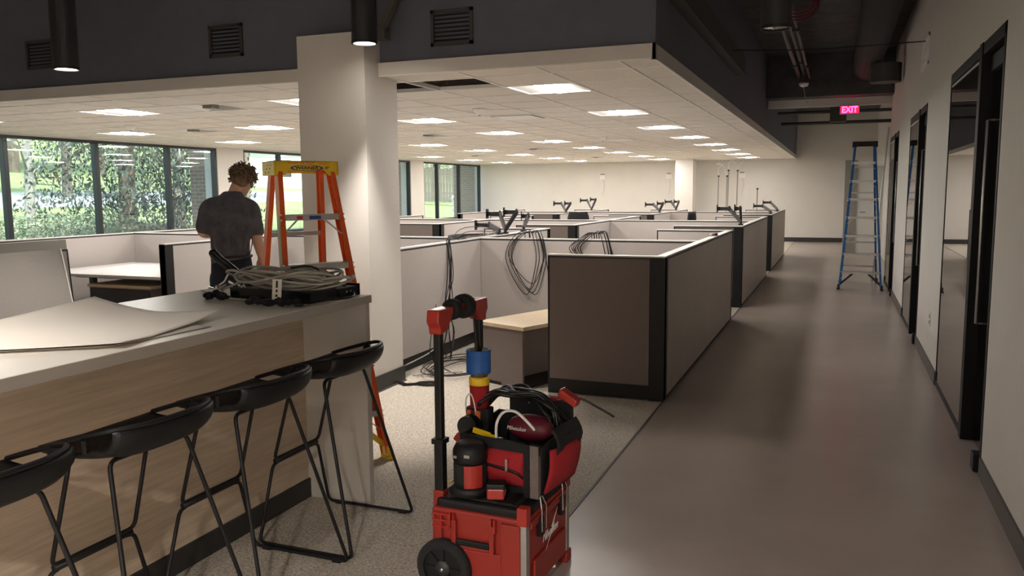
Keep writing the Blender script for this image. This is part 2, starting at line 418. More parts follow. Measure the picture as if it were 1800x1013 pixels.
# columns
cm = MB().box(-3.885, -3.295, 5.40, 5.88, 0, 2.74)
c0 = struct('column', cm, 'wall', label='square white column at the end of the counter')
MB().box(-3.897, -3.283, 5.388, 5.892, 0, .13).build('base_strip', 'base_dark', c0)
MB().box(-3.905, -3.275, 5.38, 5.90, 0.002, .012).build('base_toe', 'base_brown', c0)
c1 = struct('column_far', MB().box(-4.5, -3.98, 24.6, 25.2, 0, ZC), 'wall', label='white column at the far wall')
MB().box(-4.51, -3.97, 24.59, 25.21, 0, .12).build('base_strip', 'base_dark', c1)
# header at the end of the black corridor ceiling
struct('trim_5', MB().box(XE, XR, 15.0, 15.12, 2.93, 3.06), 'wall', label='pale header where the black corridor ceiling ends')
struct('ceiling_drop', MB().box(XE, XR, 14.6, 15.0, 3.06, ZD), 'deck', label='black dropped deck before the header')

# ================================================================== LIGHT FITTINGS
def troffer():
    t = thing('ceiling_light', '', 'ceiling light', (0, 0, ZC))
    h = .297
    MB().box(-h, h, -h, -h + .012, -.002, .07).box(-h, h, h - .012, h, -.002, .07).box(-h, -h + .012, -h, h, -.002, .07).box(h - .012, h, -h, h, -.002, .07).build('frame', 'trofferwhite', t)
    MB().box(-h, h, -h, h, .07, .085).build('housing', 'trofferwhite', t)
    for s in (-1, 1):
        MB().add([(s * .285, -.285, .002), (s * .285, .285, .002), (s * .115, .285, .022), (s * .115, -.285, .022)], [(0, 1, 2, 3)]).build('reflector', 'trofferwhite', t)
    MB().grid(lambda u, v: ((u - .5) * .23, (v - .5) * .57, .020 - .026 * math.sin(PI * u)), 8, 1).build('lens', 'lens', t, smooth=True)
    return t
proto = troffer(); first = True
for i, x in enumerate(LX):
    for j, y in enumerate(LY):
        lab = f'lit square ceiling light, {ORD[i]} line from the corridor, {ORD[j]} from the near white fascia'
        if first: proto.location = (x, y, ZC); proto['label'] = lab; proto['group'] = 'lit ceiling lights'; first = False
        else: dup(proto, (x, y, ZC), 0, lab, 'lit ceiling lights')
def diffuser(open_=False):
    t = thing('air_diffuser', '', 'air diffuser', (0, 0, ZC)); h = .297
    MB().box(-h, h, -h, -h + .02, -.004, .05).box(-h, h, h - .02, h, -.004, .05).box(-h, -h + .02, -h, h, -.004, .05).box(h - .02, h, -h, h, -.004, .05).build('frame', 'trofferwhite', t)
    MB().box(-h, h, -h, h, .09, .10).build('backing', 'duct', t)
    if open_: MB().box(-.16, .16, -.16, .16, .03, .06).box(-.07, .05, -.05, .06, -.01, .03).build('core', 'greydoor', t); MB().add([(-.28, -.28, .0), (-.16, -.28, .04), (-.16, .28, .04), (-.28, .28, 0)], [(0, 1, 2, 3)]).add([(.28, -.28, .0), (.16, -.28, .04), (.16, .28, .04), (.28, .28, 0)], [(0, 1, 2, 3)]).build('plaque', 'trofferwhite', t)
    else: MB().box(-.235, .235, -.235, .235, -.012, .0).build('plaque', 'trofferwhite', t, bev=.006)
    return t
for k, (x, y) in enumerate(DIFF):
    t = diffuser(x < -6 ); t.location = (x, y, ZC); t['group'] = 'ceiling air diffusers'
    ln = {-3.596: 'first', -6.066: 'second', -8.536: 'third'}[x]
    t['label'] = f'unlit square air diffuser, {ln} diffuser line from the corridor, {ORD[[b for a, b in DIFF if a == x].index(y)]} from near fascia'
for k, (x, y, lab) in enumerate([(-3.637, 8.294, 'small white ceiling sensor dome near the open ceiling tiles'), (-8.6, 8.3, 'small white ceiling sensor dome above the window cubicles'), (-3.676, 13.486, 'small white ceiling sensor dome over the middle cubicle row'), (-6.1, 19.6, 'small white ceiling sensor dome over the far cubicle row')]):
    t = thing('ceiling_sensor', lab, 'sensor', (x, y, ZC), group='ceiling sensor domes')
    MB().lathe([(.001, -.065), (.035, -.06), (.06, -.03), (.075, -.012), (.078, .002)], n=20).build('dome', 'trofferwhite', t, smooth=True)
    MB().lathe([(.012, -.072), (.014, -.06)], n=10).build('eye', 'greydoor', t)
# plenum odds visible through the missing tiles
t = thing('ceiling_joist', 'bare wooden and steel joists inside the open ceiling', 'joist', (0, 0, 0))
MB().bar((-3.7, 6.75, 2.62), (-2.6, 6.35, 2.72), .05, .09).build('timber', 'ply', t)
MB().bar((-4.0, 6.72, 2.50), (-2.6, 6.72, 2.50), .04, .07).build('steel_channel', 'pipe', t)
MB().bar((-3.29, 6.0, 2.53), (-3.29, 6.65, 2.53), .03, .05).build('hanger_rail', 'pipe', t)
MB().cyl((-3.1, 6.4, 2.46), (-3.1, 6.4, 2.9), .006).build('hanger_wire', 'pipe', t)

# pendant cylinder downlights
def pendant(x, y, z, lit, lab, watt=0, cone=80):
    t = thing('pendant_downlight', lab, 'downlight', (x, y, z), group='black cylinder downlights'); r = .088
    MB().lathe([(r - .012, .12), (r - .012, 0), (r, 0), (r, .75), (r - .01, .76), (.001, .76)], n=32).build('housing', 'pendantblack', t, smooth=False)
    MB().lathe([(r + .002, -.004), (r + .002, .012), (r - .012, .012), (r - .012, -.004), (r + .002, -.004)], n=32).build('trim_ring', 'black', t)
    if lit: MB().lathe([(.001, .004), (r - .012, .004), (r - .012, .01), (.001, .01)], n=32).build('lens', 'downlens', t)
    else: MB().lathe([(r - .012, 0.001), (r - .03, .06), (.03, .10), (.001, .10)], n=32).build('reflector', 'silver', t, smooth=True)
    MB().cyl((0, 0, .76), (0, 0, ZD - z), .012).build('stem', 'black', t)
    if lit:
        ld = bpy.data.lights.new('downlight_beam', 'SPOT'); ld.energy = watt; ld.spot_size = math.radians(cone); ld.spot_blend = .7; ld.color = (1, .93, .85); ld.shadow_soft_size = .07
        lo = bpy.data.objects.new('downlight_beam', ld); COL.objects.link(lo); lo.parent = t; lo.location = (0, 0, -.02)
pendant(-5.24, 4.50, 2.46, True, 'lit black cylinder downlight hanging above the far left cubicle edge', 60, 70)
pendant(-3.08, 5.06, 2.58, True, 'lit black cylinder downlight hanging before the white column', 110, 66)
pendant(-.37, 5.13, 2.485, False, 'unlit black cylinder downlight with silver reflector over the corridor')
pendant(-3.0, 1.0, 2.6, True, 'lit black cylinder downlight over the bar counter', 90, 110)
pendant(-.2, -1.6, 2.75, True, 'lit black cylinder downlight over the near corridor, behind the viewer', PENDANT_W, 150)
pendant(-1.6, -3.0, 2.75, True, 'lit black cylinder downlight behind the viewer by the counter start', PENDANT_W, 150)

# exit sign
t = thing('exit_sign', 'small red illuminated exit sign under the corridor header', 'sign', (.13, 14.96, 2.78))
MB().box(-.155, .155, 0, .045, 0, .15).build('housing', 'greydoor', t, bev=.005)
MB().box(-.145, .145, -.006, 0, .01, .14).build('face', 'exitface', t)
text('lettering', 'EXIT', 'exitred', t, .14, (0, -.008, .072), (PI / 2, 0, 0), .002, sx=.85, bold=.004)
# wall grille and outlet
t = thing('wall_grille', 'white louvred return grille high on the corridor wall', 'grille', (XR, 9.46, 2.76))
MB().box(-.012, .0, -.36, .36, 0, .03).box(-.012, 0, -.36, .36, .27, .30).box(-.012, 0, -.36, -.33, 0, .3).box(-.012, 0, .33, .36, 0, .3).build('frame', 'grille', t)
MB().box(-.004, 0, -.34, .34, .01, .29).build('backing', 'grille', t)
for k in range(9): MB().bar((-.010, -.33, .045 + k * .026), (-.008, .33, .045 + k * .026), .012, .016).build('slat', 'grille', t)
t = thing('wall_outlet', 'white duplex wall outlet between the glazed offices', 'outlet', (XR, 7.8, .38))
MB().box(-.006, 0, -.04, .04, 0, .125).build('plate', 'cap', t, bev=.003)
for z in (.035, .085): MB().box(-.009, -.006, -.017, .017, z - .015, z + .015).build('socket', 'greydoor', t)
# black return grilles on the bulkhead
for x, z, lab in [(-4.74, 2.805, 'black square return vent on the bulkhead left of the column'), (-6.86, 2.835, 'black square return vent at the far end of the bulkhead'), (-2.68, 2.757, 'black square return vent on the bulkhead right of the column')]:
    t = thing('return_vent', lab, 'vent', (x, YF + .03, z), group='black bulkhead vents')
    MB().box(-.17, .17, -.02, 0, -.13, -.105).box(-.17, .17, -.02, 0, .105, .13).box(-.17, -.145, -.02, 0, -.13, .13).box(.145, .17, -.02, 0, -.13, .13).build('frame', 'duct', t)
    for k in range(7): MB().bar((-.145, -.008, -.09 + k * .03), (.145, -.008, -.09 + k * .03), .012, .012).build('slat', 'black', t)
# overhead conduits, strut, pipes, ducts
t = thing('steel_strut', 'dark diagonal steel brace rising behind the column top', 'brace', (0, 0, 0))
MB().bar((-3.26, 5.58, 2.75), (-2.93, 5.56, 3.3), .05, .05).build('brace', 'pipe', t)
MB().box(-3.33, -3.2, 5.54, 5.625, 2.70, 2.77).build('bracket', 'pipe', t)
for k, (x, z) in enumerate([(-.66, 3.38), (-.58, 3.42), (-.50, 3.36)]):
    t = thing('conduit', ['grey conduit run under the black corridor deck, nearest the bulkhead', 'grey conduit run under the black corridor deck, middle', 'grey conduit run under the black corridor deck, nearest the office wall'][k], 'conduit', (0, 0, 0), group='overhead conduits')
    MB().cyl((x, 2, z), (x, 14.6, z), .028 if k < 2 else .018, n=10).build('pipe', 'pipe', t, smooth=True)
    for yy in (4, 7, 10, 13): MB().box(x - .045, x + .045, yy, yy + .04, z - .045, z + .045).build('clamp', 'duct', t)
t = thing('smoke_detector', 'white smoke detector with dangling wire under the corridor deck', 'detector', (-.56, 13.9, 3.17))
MB().cyl((0, 0, .03), (0, 0, ZD - 3.17), .01, n=8).build('drop_stem', 'pipe', t)
MB().lathe([(.01, -.03), (.06, -.02), (.075, .01), (.075, .03)], n=20).build('body', 'cap', t, smooth=True); MB().tube([(0, 0, -.02), (.02, 0, -.15), (.05, 0, -.26), (.09, 0, -.25)], .006, 6, smooth=4).build('wire', 'cablegrey', t)
t = thing('cable_coil_overhead', 'loop of dark red wire hanging from the corridor deck', 'cable', (-.36, 7.4, 3.0))
for k in range(4): MB().tube([(.12 * math.cos(a) * (1 + .1 * k), .05 * k, .1 + .08 * math.sin(a) * (1 + .2 * k)) for a in [i * PI / 5 for i in range(10)]], .007, 6, closed=True, smooth=3).build('loop', 'burgundy', t)
t = thing('duct', 'black round duct along the corridor deck', 'duct', (0, 0, 0))
MB().cyl((.35, 3, 3.45), (.35, 14.6, 3.45), .2, n=20).build('run', 'blacksoft', t, smooth=True); MB().lathe([(.2, 0), (.2, .25), (.001, .25)], (.55, 12.6, 3.0), n=16).build('boot', 'duct', t)
t = thing('sprinkler_pipe', 'dark sprinkler pipe crossing before the far wall', 'pipe', (0, 0, 0))
MB().cyl((-1.17, 17.5, 3.05), (.95, 17.5, 3.05), .03).build('pipe', 'duct', t); MB().cyl((-1.17, 18.6, 2.92), (.95, 18.6, 2.92), .035).build('pipe', 'duct', t); MB().box(-.2, .1, 17.4, 17.6, 2.85, 3.2).build('hanger', 'duct', t)
t = thing('hanger_wire', 'thin black cable strung from the bulkhead to the corridor wall', 'cable', (0, 0, 0))
MB().tube([(-1.17, 9.0, 3.0), (-.3, 9.2, 2.98), (XR, 9.4, 3.02)], .006, 6, smooth=5).build('cable', 'black', t)
t = thing('white_pole', 'thin white conduit pole leaning on the wall behind the blue ladder', 'pole', (0, 0, 0))
MB().cyl((.58, 15.0, .0), (.735, 14.95, 2.55), .016).build('pole', 'cablewhite', t, smooth=True); MB().cyl((.578, 15.0, 0), (.584, 14.998, .06), .02).build('coupling', 'alum', t)

# ================================================================== CUBICLES
HP = 1.08
def panel(lab, p0, p1, faces, post=(True, True), tiles=2, group='cubicle panels', kickboth=True, height=HP):
    """straight partition from p0 to p1; faces=(material on the left side looking p0->p1, material on the right side)"""
    a = Vector((*p0, 0)); b = Vector((*p1, 0)); L = (b - a).length; ang = math.atan2(b.y - a.y, b.x - a.x)
    t = thing('cubicle_panel', lab, 'cubicle panel', a, ang, group); T = .035
    MB().box(0, L, -T + .006, T - .006, .02, height - .012).build('core', 'rail', t)
    MB().box(0, L, -T, T, height - .024, height - .01).build('top_rail', 'rail', t)
    MB().box(-.002, L + .002, -T - .001, T + .001, height - .01, height).build('top_cap', 'cap', t)
    MB().box(0, L, -T - .001, T + .001, .012, .115).build('base_rail', 'black', t)
    for k, e in enumerate(post):
        if e:
            w = .1 if e is True else e
            MB().box(0 if k == 0 else L - w, w if k == 0 else L, -T - .003, T + .003, .006, height - .01).build('end_post', 'black', t)
    s0 = (post[0] if post[0] is not True else .1) if post[0] else .003; s1 = L - ((post[1] if post[1] is not True else .1) if post[1] else .003)
    n = tiles
    for sgn, fm in ((1, faces[0]), (-1, faces[1])):
        z0 = .12 if fm != 'laminate_taupe' else .03
        for k in range(n):
            x0 = s0 + (s1 - s0) * k / n + .003; x1 = s0 + (s1 - s0) * (k + 1) / n - .003
            y0, y1 = (T - .006, T + .004) if sgn > 0 else (-T - .004, -T + .006)
            MB().box(x0, x1, y0, y1, z0, height - .026).build('panel_tile', fm, t)
    return t
SPJ = [[-1.18, -3.48, -6.02, -8.2], [-1.18, -3.46, -5.6, -8.0], [-1.18, -3.46, -5.45, -7.7]]; RY = [5.95, 11.15, 16.35]; CR = 1.92; EN = 4.05
ln = ['along the corridor', 'on the second line from the corridor', 'on the third line from the corridor', 'on the line nearest the windows']
rw = ['nearest row', 'middle row', 'farthest row']
for j, y0 in enumerate(RY):
    SP = SPJ[j]
    for i, x in enumerate(SP):
        ys0 = y0 + .035
        outer = 'laminate_taupe' if i == 0 else 'fabric'
        if i == 3 and j == 0:
            panel(f'tall beige fabric cubicle wall below the window, nearest row', (x, 4.3), (x, y0 + EN), ('fabric', 'fabric'), (False, .05), 3); continue
        panel(f'{"dark taupe laminate" if i == 0 else "beige fabric"} cubicle wall {ln[i]}, {rw[j]}', (x, ys0 if j or i != 2 else 6.1), (x, y0 + EN), ('fabric', outer), (.045 if i == 0 else True, .045), 2)
    for i in range(3):      # cross panels
        panel(f'beige fabric cross partition, {ORD[i]} bay from the corridor, {rw[j]}', (SP[i + 1] + .037, y0 + CR), (SP[i] - .037, y0 + CR), ('fabric', 'fabric'), (False, False), 1)
    for i, x in enumerate(SP):
        if i == 3: continue
        if not (j == 0 and i > 0):
            panel(f'charcoal end wing with black post, {ln[i]}, {rw[j]}', (x - .86, y0), (x + .037, y0), ('fabric', 'fabric_char'), (.012, .11), 1)
        panel(f'beige far-end wing, {ln[i]}, {rw[j]}', (x - .86, y0 + EN + .037), (x + .037, y0 + EN + .037), ('fabric', 'fabric'), (.012, .012), 1)
# loose panels leaning at the left
def loose(lab, c, w, h, rz, lean, frame, fm, th=.03):
    t = thing('loose_panel', lab, 'loose panel', c, group='loose cubicle panels', rot=(lean, 0, rz))
    MB().box(-w / 2, w / 2, -th / 2, th / 2, 0, h).build('board', fm, t)
    for e in (-1, 1): MB().box(min(e * w / 2, e * (w / 2 + .01)), max(e * w / 2, e * (w / 2 + .01)), -th / 2 - .004, th / 2 + .004, 0, h).build('edge', frame, t)
    if frame == 'black': MB().box(-w / 2, w / 2, -th / 2 - .006, th / 2 + .006, h, h + .09).build('head_rail', 'greydoor', t); MB().box(-w / 2, w / 2, -th / 2 - .008, th / 2 + .008, h - .015, h).build('groove', 'black', t)
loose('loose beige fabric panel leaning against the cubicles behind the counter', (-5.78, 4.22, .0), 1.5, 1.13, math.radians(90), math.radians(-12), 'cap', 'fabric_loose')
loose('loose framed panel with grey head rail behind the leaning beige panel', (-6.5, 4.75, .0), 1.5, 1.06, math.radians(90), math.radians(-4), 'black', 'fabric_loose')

# red-and-white marker/cutter on corridor cap
t = thing('utility_knife', 'small red and white utility knife on the corridor cubicle cap', 'knife', (-1.19, 8.75, HP), math.radians(70))
MB().box(-.07, .0, -.016, .016, 0, .024).build('handle', 'cablewhite', t, bev=.005); MB().box(0, .06, -.018, .018, 0, .026).build('grip', 'inkred', t, bev=.005); MB().box(-.13, -.07, -.006, .006, .006, .010).build('blade', 'alum', t)

# furniture inside the cubicles
t = thing('low_cabinet', 'low charcoal cabinet with pale wood top behind the tool cart', 'cabinet', (-2.28, 6.47, 0), math.radians(-22))
MB().box(-.26, .26, -.52, .52, .475, .505).build('wood_top', 'woodtop', t, bev=.002)
MB().box(-.25, .0, -.505, .50, .03, .475).build('body', 'fabric_char', t); MB().box(.0, .235, -.505, -.485, .0, .475).build('front_panel', 'fabric_char', t); MB().box(.0, .235, .46, .5, 0, .475).build('back_panel', 'black', t)
MB().box(-.25, .24, -.5, .5, .0, .03).build('plinth', 'black', t)
def desk(lab, x, y, rz, w=1.5, d=.75):
    t = thing('desk', lab, 'desk', (x, y, 0), rz, 'white cubicle desks')
    MB().box(-w / 2, w / 2, -d / 2, d / 2, .70, .73).build('worktop', 'whitedesk', t, bev=.003)
    for s in (-1, 1):
        MB().box(s * (w / 2 - .1) - .03, s * (w / 2 - .1) + .03, -.03, .03, .02, .70).build('leg', 'base_dark', t)
        MB().box(s * (w / 2 - .1) - .035, s * (w / 2 - .1) + .035, -d / 2 + .05, d / 2 - .05, 0, .02).build('foot', 'base_dark', t)
    MB().box(-w / 2 + .12, w / 2 - .12, -.25, -.21, .64, .70).build('crossbar', 'base_dark', t)
    return t
desk('white height-adjustable desk behind the counter beside the window cubicles', -7.05, 6.95, 0, 1.9, 1.3)
t = thing('pedestal_cabinet', 'charcoal pedestal with pale wood top under the white desk', 'cabinet', (-6.75, 6.6, 0))
MB().box(-.5, .36, -.3, .3, .60, .63).build('wood_top', 'woodtop', t); MB().box(-.48, .34, -.28, .28, .02, .60).build('body', 'fabric_char', t); MB().box(-.47, .33, -.29, -.28, .05, .58).build('drawer', 'base_dark', t)
for k, (x, y) in enumerate([(-2.3, 9.3), (-4.6, 7.0), (-4.6, 9.3), (-2.3, 12.3), (-4.6, 12.3)]):
    desk(['white desk in the nearest corridor cubicle', 'white desk in the second cubicle bay behind the column', 'white desk at the far side of the second bay', 'white desk in the middle row by the corridor', 'white desk in the middle row, second bay'][k], x, y, 0, 1.6, .7)
def chair(lab, x, y, rz, tall=True):
    t = thing('task_chair', lab, 'chair', (x, y, 0), rz, 'black task chairs')
    MB().grid(lambda u, v: ((u - .5) * .46 * (1 - .25 * v ** 4), .05 * (2 * u - 1) ** 2, .58 + v * .56), 8, 8).build('backrest', 'blacksoft', t, solid=.03, smooth=True)
    MB().box(-.24, .24, -.48, -.02, .44, .5).build('seat', 'blacksoft', t, bev=.03)
    MB().bar((0, .02, .46), (0, .06, .85), .05, .02).build('back_bar', 'black', t)
    MB().cyl((0, -.25, .1), (0, -.25, .44), .03).build('gas_post', 'black', t)
    for k in range(5):
        a = 2 * PI * k / 5; MB().bar((0, -.25, .11), (.3 * math.cos(a), -.25 + .3 * math.sin(a), .07), .04, .03).build('base_arm', 'black', t)
        MB().sphere((.3 * math.cos(a), -.25 + .3 * math.sin(a), .03), .03, .03, .03, 8, 6).build('caster', 'black', t)
chair('black task chair back showing above the middle cubicles', -4.75, 15.6, math.radians(10))
chair('black task chair half hidden in the far corridor cubicle', -2.55, 16.0, math.radians(80))
MB_SCALE = 1

# monitor arms
def arm(lab, x, y, rz, reach1, reach2, z=HP, s=1.0, grp='black monitor arms'):
    t = thing('monitor_arm', lab, 'monitor arm', (x, y, z), rz, grp); t.scale = (.62, .62, 1.0)
    MB().box(-.05, .05, -.05, .05, 0, .02).build('clamp', 'monitorarm', t, bev=.004)
    MB().cyl((0, 0, .02), (0, 0, .06), .024).build('post', 'monitorarm', t)
    for k, rr in enumerate((reach1, reach2)):
        if not rr: continue
        a, l, up, head = rr; d = Vector((math.cos(a), math.sin(a), 0)); e = d * l * .45 + Vector((0, 0, up))
        ar = MB().bar((0, 0, .045), e, .05, .06); ar.build('arm', 'armgrey' if k == 0 else 'monitorarm', t, bev=.008)
        j = MB().sphere(e, .035, .035, .04, 10, 8).build('elbow', 'monitorarm', t, smooth=True)
        q = e + Vector((math.cos(head), math.sin(head), 0)) * l * .4
        MB().bar(e, q, .04, .045).build('forearm', 'monitorarm', t, bev=.006)
        R = Matrix.Rotation(head, 3, 'Z')
        MB().obox(q, .05, .05, .05, R).obox(q + Vector((math.cos(head), math.sin(head), 0)) * .035, .015, .11, .11, R).build('mount_plate', 'black', t, bev=.003)
P_ = PI
arm('black two-way monitor arm on the second cubicle line, middle of nearest row', -3.48, 8.62, 0, (P_ * .75, .55, .22, P_), (P_ * .25, .5, .24, P_ * 1.05))
arm('grey monitor arm with wide black mount plate beside the two-way arm', -3.48, 8.45, 0, (P_ * .9, .55, .10, P_ * 1.02), None)
arm('small bent monitor arm just past the two-way arm', -3.48, 9.2, 0, (P_ * .3, .25, .18, P_ * 1.1), None)
arm('pair of monitor arms on the third line, nearer of the far row', -5.45, 17.0, 0, (P_ * .8, .6, .20, P_), (P_ * .3, .45, .2, P_))
arm('pair of monitor arms on the third line, farther of the far row', -5.45, 19.0, 0, (P_ * .8, .6, .24, P_), (P_ * .3, .45, .26, P_))
arm('pair of monitor arms on the second line, nearer of the far row', -3.48, 17.3, 0, (P_ * .85, .6, .17, P_), (P_ * .35, .4, .19, P_))
arm('pair of monitor arms on the second line, farther of the far row', -3.48, 19.2, 0, (P_ * .85, .5, .2, P_), (P_ * .35, .35, .2, P_))
arm('black monitor arm on the corridor cubicle corner of the middle row', -1.2, 11.42, 0, (P_ * 1.02, .55, .22, P_), (P_ * .6, .2, .22, P_ * .98))
arm('black monitor arm on the corridor cubicles, nearer of the far row', -1.2, 16.75, 0, (P_ * .9, .6, .15, P_), None)
arm('black monitor arm on the corridor cubicles, farther of the far row', -1.2, 18.6, 0, (P_ * .9, .55, .19, P_), None)

# power poles in the far row
for k, (x, h, cur) in enumerate([(-2.44, 1.83, [(0, 0, 0), (0, 0, .16), (.08, 0, .22), (-.06, 0, .26)]), (-2.26, 1.83, [(0, 0, 0), (-.04, 0, .1), (-.1, 0, .24), (-.22, 0, .27)]), (-2.23, 1.95, [(0, 0, 0), (.0, 0, .14), (.06, 0, .2), (.16, 0, .12)]), (-2.04, 1.94, [(0, 0, 0), (0, 0, .06), (.05, 0, .14), (.12, 0, .2)]), (-1.62, 1.55, [(0, 0, 0), (-.06, 0, .08), (-.18, 0, .02), (-.22, 0, -.14), (-.12, 0, -.22)])]):
    t = thing('wire_whip', f'thin dark upright wire rod, {ORD[k]} of five, counting from the windows side', 'wire rod', (x, 18.42, 0), group='upright wire rods')
    MB().cyl((0, 0, .05), (.012, 0, h), .011, n=8).build('rod', 'greydoor', t); MB().cyl((.012, 0, h), (.012, 0, h + .03), .02, n=8).build('fitting', 'black', t)
    MB().tube([Vector(q) + Vector((.012, 0, h + .02)) for q in cur], .009, 6, smooth=5).build('wire', 'cablewhite', t, smooth=True)
# wall outlets with dangling wires on the far wall
for k, (x, lab) in enumerate([(-7.02, 'small cover plate with hanging wire on the far wall, nearest the windows'), (-4.9, 'small cover plate with hanging wire on the far wall beside the column'), (-2.7, 'small cover plate on the far wall between the rods')]):
    t = thing('wall_plate', lab, 'wall plate', (x, YB, 1.9), group='far wall cover plates')
    MB().box(-.09, .09, -.02, 0, 0, .17).build('plate', 'cap', t); MB().box(-.07, .07, -.03, -.02, .14, .18).build('bracket', 'greydoor', t)
    MB().tube([(0, -.02, 0), (.05, -.04, -.15), (.03, -.03, -.35), (-.02, -.02, -.5)], .008, 6, smooth=4).build('wire', 'papershade', t)

# cables over the cubicle panels
def bundle(lab, loops, mat='cableblack', r=.0042, name='cable_bundle', grp='loose black cable bundles', cat='cable'):
    t = thing(name, lab, cat, (0, 0, 0), group=grp)
    for L in loops: MB().tube(L, r, 6, smooth=6).build('cable', mat, t, smooth=True)
    return t
rnd = random.Random(3)
# bundle hanging on the second-line spine (its +X face at x=-3.44)
lo = []
for k in range(7):
    y0 = 7.02 + rnd.uniform(-.04, .06); b_ = rnd.uniform(-.02, .05)
    lo.append([(-3.60, y0 + .6 + k * .12, HP + .012), (-3.5, y0 + .25, HP + .02 + .006 * k), (-3.455, y0 + .05, HP + .03), (-3.425, y0 - .0 + b_, .98), (-3.42 + rnd.uniform(0, .03), y0 - .05 + rnd.uniform(-.07, .07), .75), (-3.42 + rnd.uniform(0, .04), y0 - .08 + rnd.uniform(-.05, .09), .5), (-3.41 + rnd.uniform(0, .06), y0 - .15 + rnd.uniform(-.1, .1), .22), (-3.38 + rnd.uniform(0, .1), y0 - .3 + rnd.uniform(-.1, .1), .01)])
bundle('bundle of thin black cables draped over the second-line cubicle wall', lo)
lo = []
for k in range(6):
    y0 = 6.35; a = rnd.uniform(0, 1); p = []
    for q in range(9):
        an = q / 8 * 2 * PI * .9 + a
        p.append((-3.03 + .20 * math.cos(an) * (1 + .1 * k) + rnd.uniform(-.04, .04), 6.38 + .30 * math.sin(an) * (1 + .08 * k) + rnd.uniform(-.05, .05), .012 + .008 * k + rnd.uniform(0, .02)))
    lo.append(p)
lo.append([(-3.42, 6.75, .52), (-3.30, 6.45, .42), (-3.26, 6.30, .15), (-3.2, 6.4, .02), (-2.95, 6.2, .012)])
lo.append([(-3.40, 7.0, .45), (-3.28, 7.35, .40), (-3.22, 7.5, .15), (-3.1, 7.3, .015), (-3.0, 7.05, .012), (-3.1, 6.7, .012)])
bundle('tangle of black cables on the carpet beside the column', lo)
bundle('grey network cable ends with connector on the carpet beside the column', [[(-3.3, 6.05, .01), (-3.1, 6.12, .03), (-2.95, 6.3, .015)], [(-3.35, 6.0, .1), (-3.3, 6.3, .14), (-3.3, 6.55, .18)]], 'cablegrey', .006, 'cable_end', None)
t = thing('cable_strap', 'black strap loop lying on the carpet near the column base', 'strap', (-3.02, 5.82, .004), math.radians(20))
MB().tube([(.10 * math.cos(a), .05 * math.sin(a), .012) for a in [i * PI / 6 for i in range(12)]], .011, 6, closed=True).build('loop', 'black', t); MB().bar((-.1, 0, .01), (-.22, -.03, .01), .03, .012).bar((-.2, -.02, .01), (-.3, .1, .01), .03, .012).bar((-.3, .1, .01), (-.36, .18, .01), .03, .012).build('tail', 'black', t)
# loops on the cross panel
def hang(cx, yy, w, h, n, seed):
    q = random.Random(seed); out = []
    for k in range(n):
        a = cx + q.uniform(-.05, .05); ww = w * q.uniform(.75, 1.1); hh = h * q.uniform(.8, 1.05)
        out.append([(a - ww * .15, yy + .12, HP - .1), (a - ww * .1, yy + .05, HP + .06), (a - ww * .35, yy - .045, HP + .0), (a - ww * .55, yy - .05, HP - hh * .35), (a - ww * .25, yy - .05, HP - hh * .8), (a + ww * .1, yy - .055, HP - hh), (a + ww * .3, yy - .05, HP - hh * .6), (a + ww * .36, yy - .045, HP - .15), (a + ww * .2, yy - .03, HP + .07), (a, yy + .05, HP + .05)])
    return out
YC = RY[0] + CR
bundle('loops of black cable hung over the cross partition by the low cabinet', hang(-2.9, YC - .02, .40, .55, 5, 5) + [[(-2.75, YC - .05, HP), (-2.7, YC - .06, .8), (-2.62, YC - .06, .45), (-2.35, YC - .06, .34), (-2.2, YC - .06, .5)]])
bundle('second set of cable loops hung over the cross partition behind the charcoal wing', hang(-2.2, YC - .02, .45, .3, 7, 9))
bundle('thin black cables lying along the cap toward the two-way monitor arm', [[(-3.52 + .04 * math.sin(k + q), 7.2 + q * .16, HP + .012 + .05 * math.sin(q * PI / 8) * (k % 3)) for q in range(9)] for k in range(4)])

# ================================================================== BAR COUNTER
t = thing('bar_counter', 'long bar counter with pale top, taupe wood front and grey end panel', 'counter', (0, 0, 0))
MB().box(-3.07, -2.11, -.6, 3.46, 1.022, 1.06).build('worktop', 'counterwhite', t, bev=.002)
MB().box(-2.1095, -2.106, -.6, 3.46, 1.022, 1.059).build('edge_band', 'counteredge', t)
MB().box(-2.52, -2.484, -.6, 3.42, .0, 1.022).build('front_panel', 'wood_face', t)
MB().box(-3.05, -2.12, 3.42, 3.46, 0, 1.022).build('end_panel', 'greypanel', t, bev=.002)
MB().box(-3.02, -2.98, -.6, 3.42, 0, 1.022).build('back_panel', 'greypanel', t)
MB().box(-2.484, -2.472, -.6, 3.42, 0, .10).build('kick_strip', 'base_dark', t)

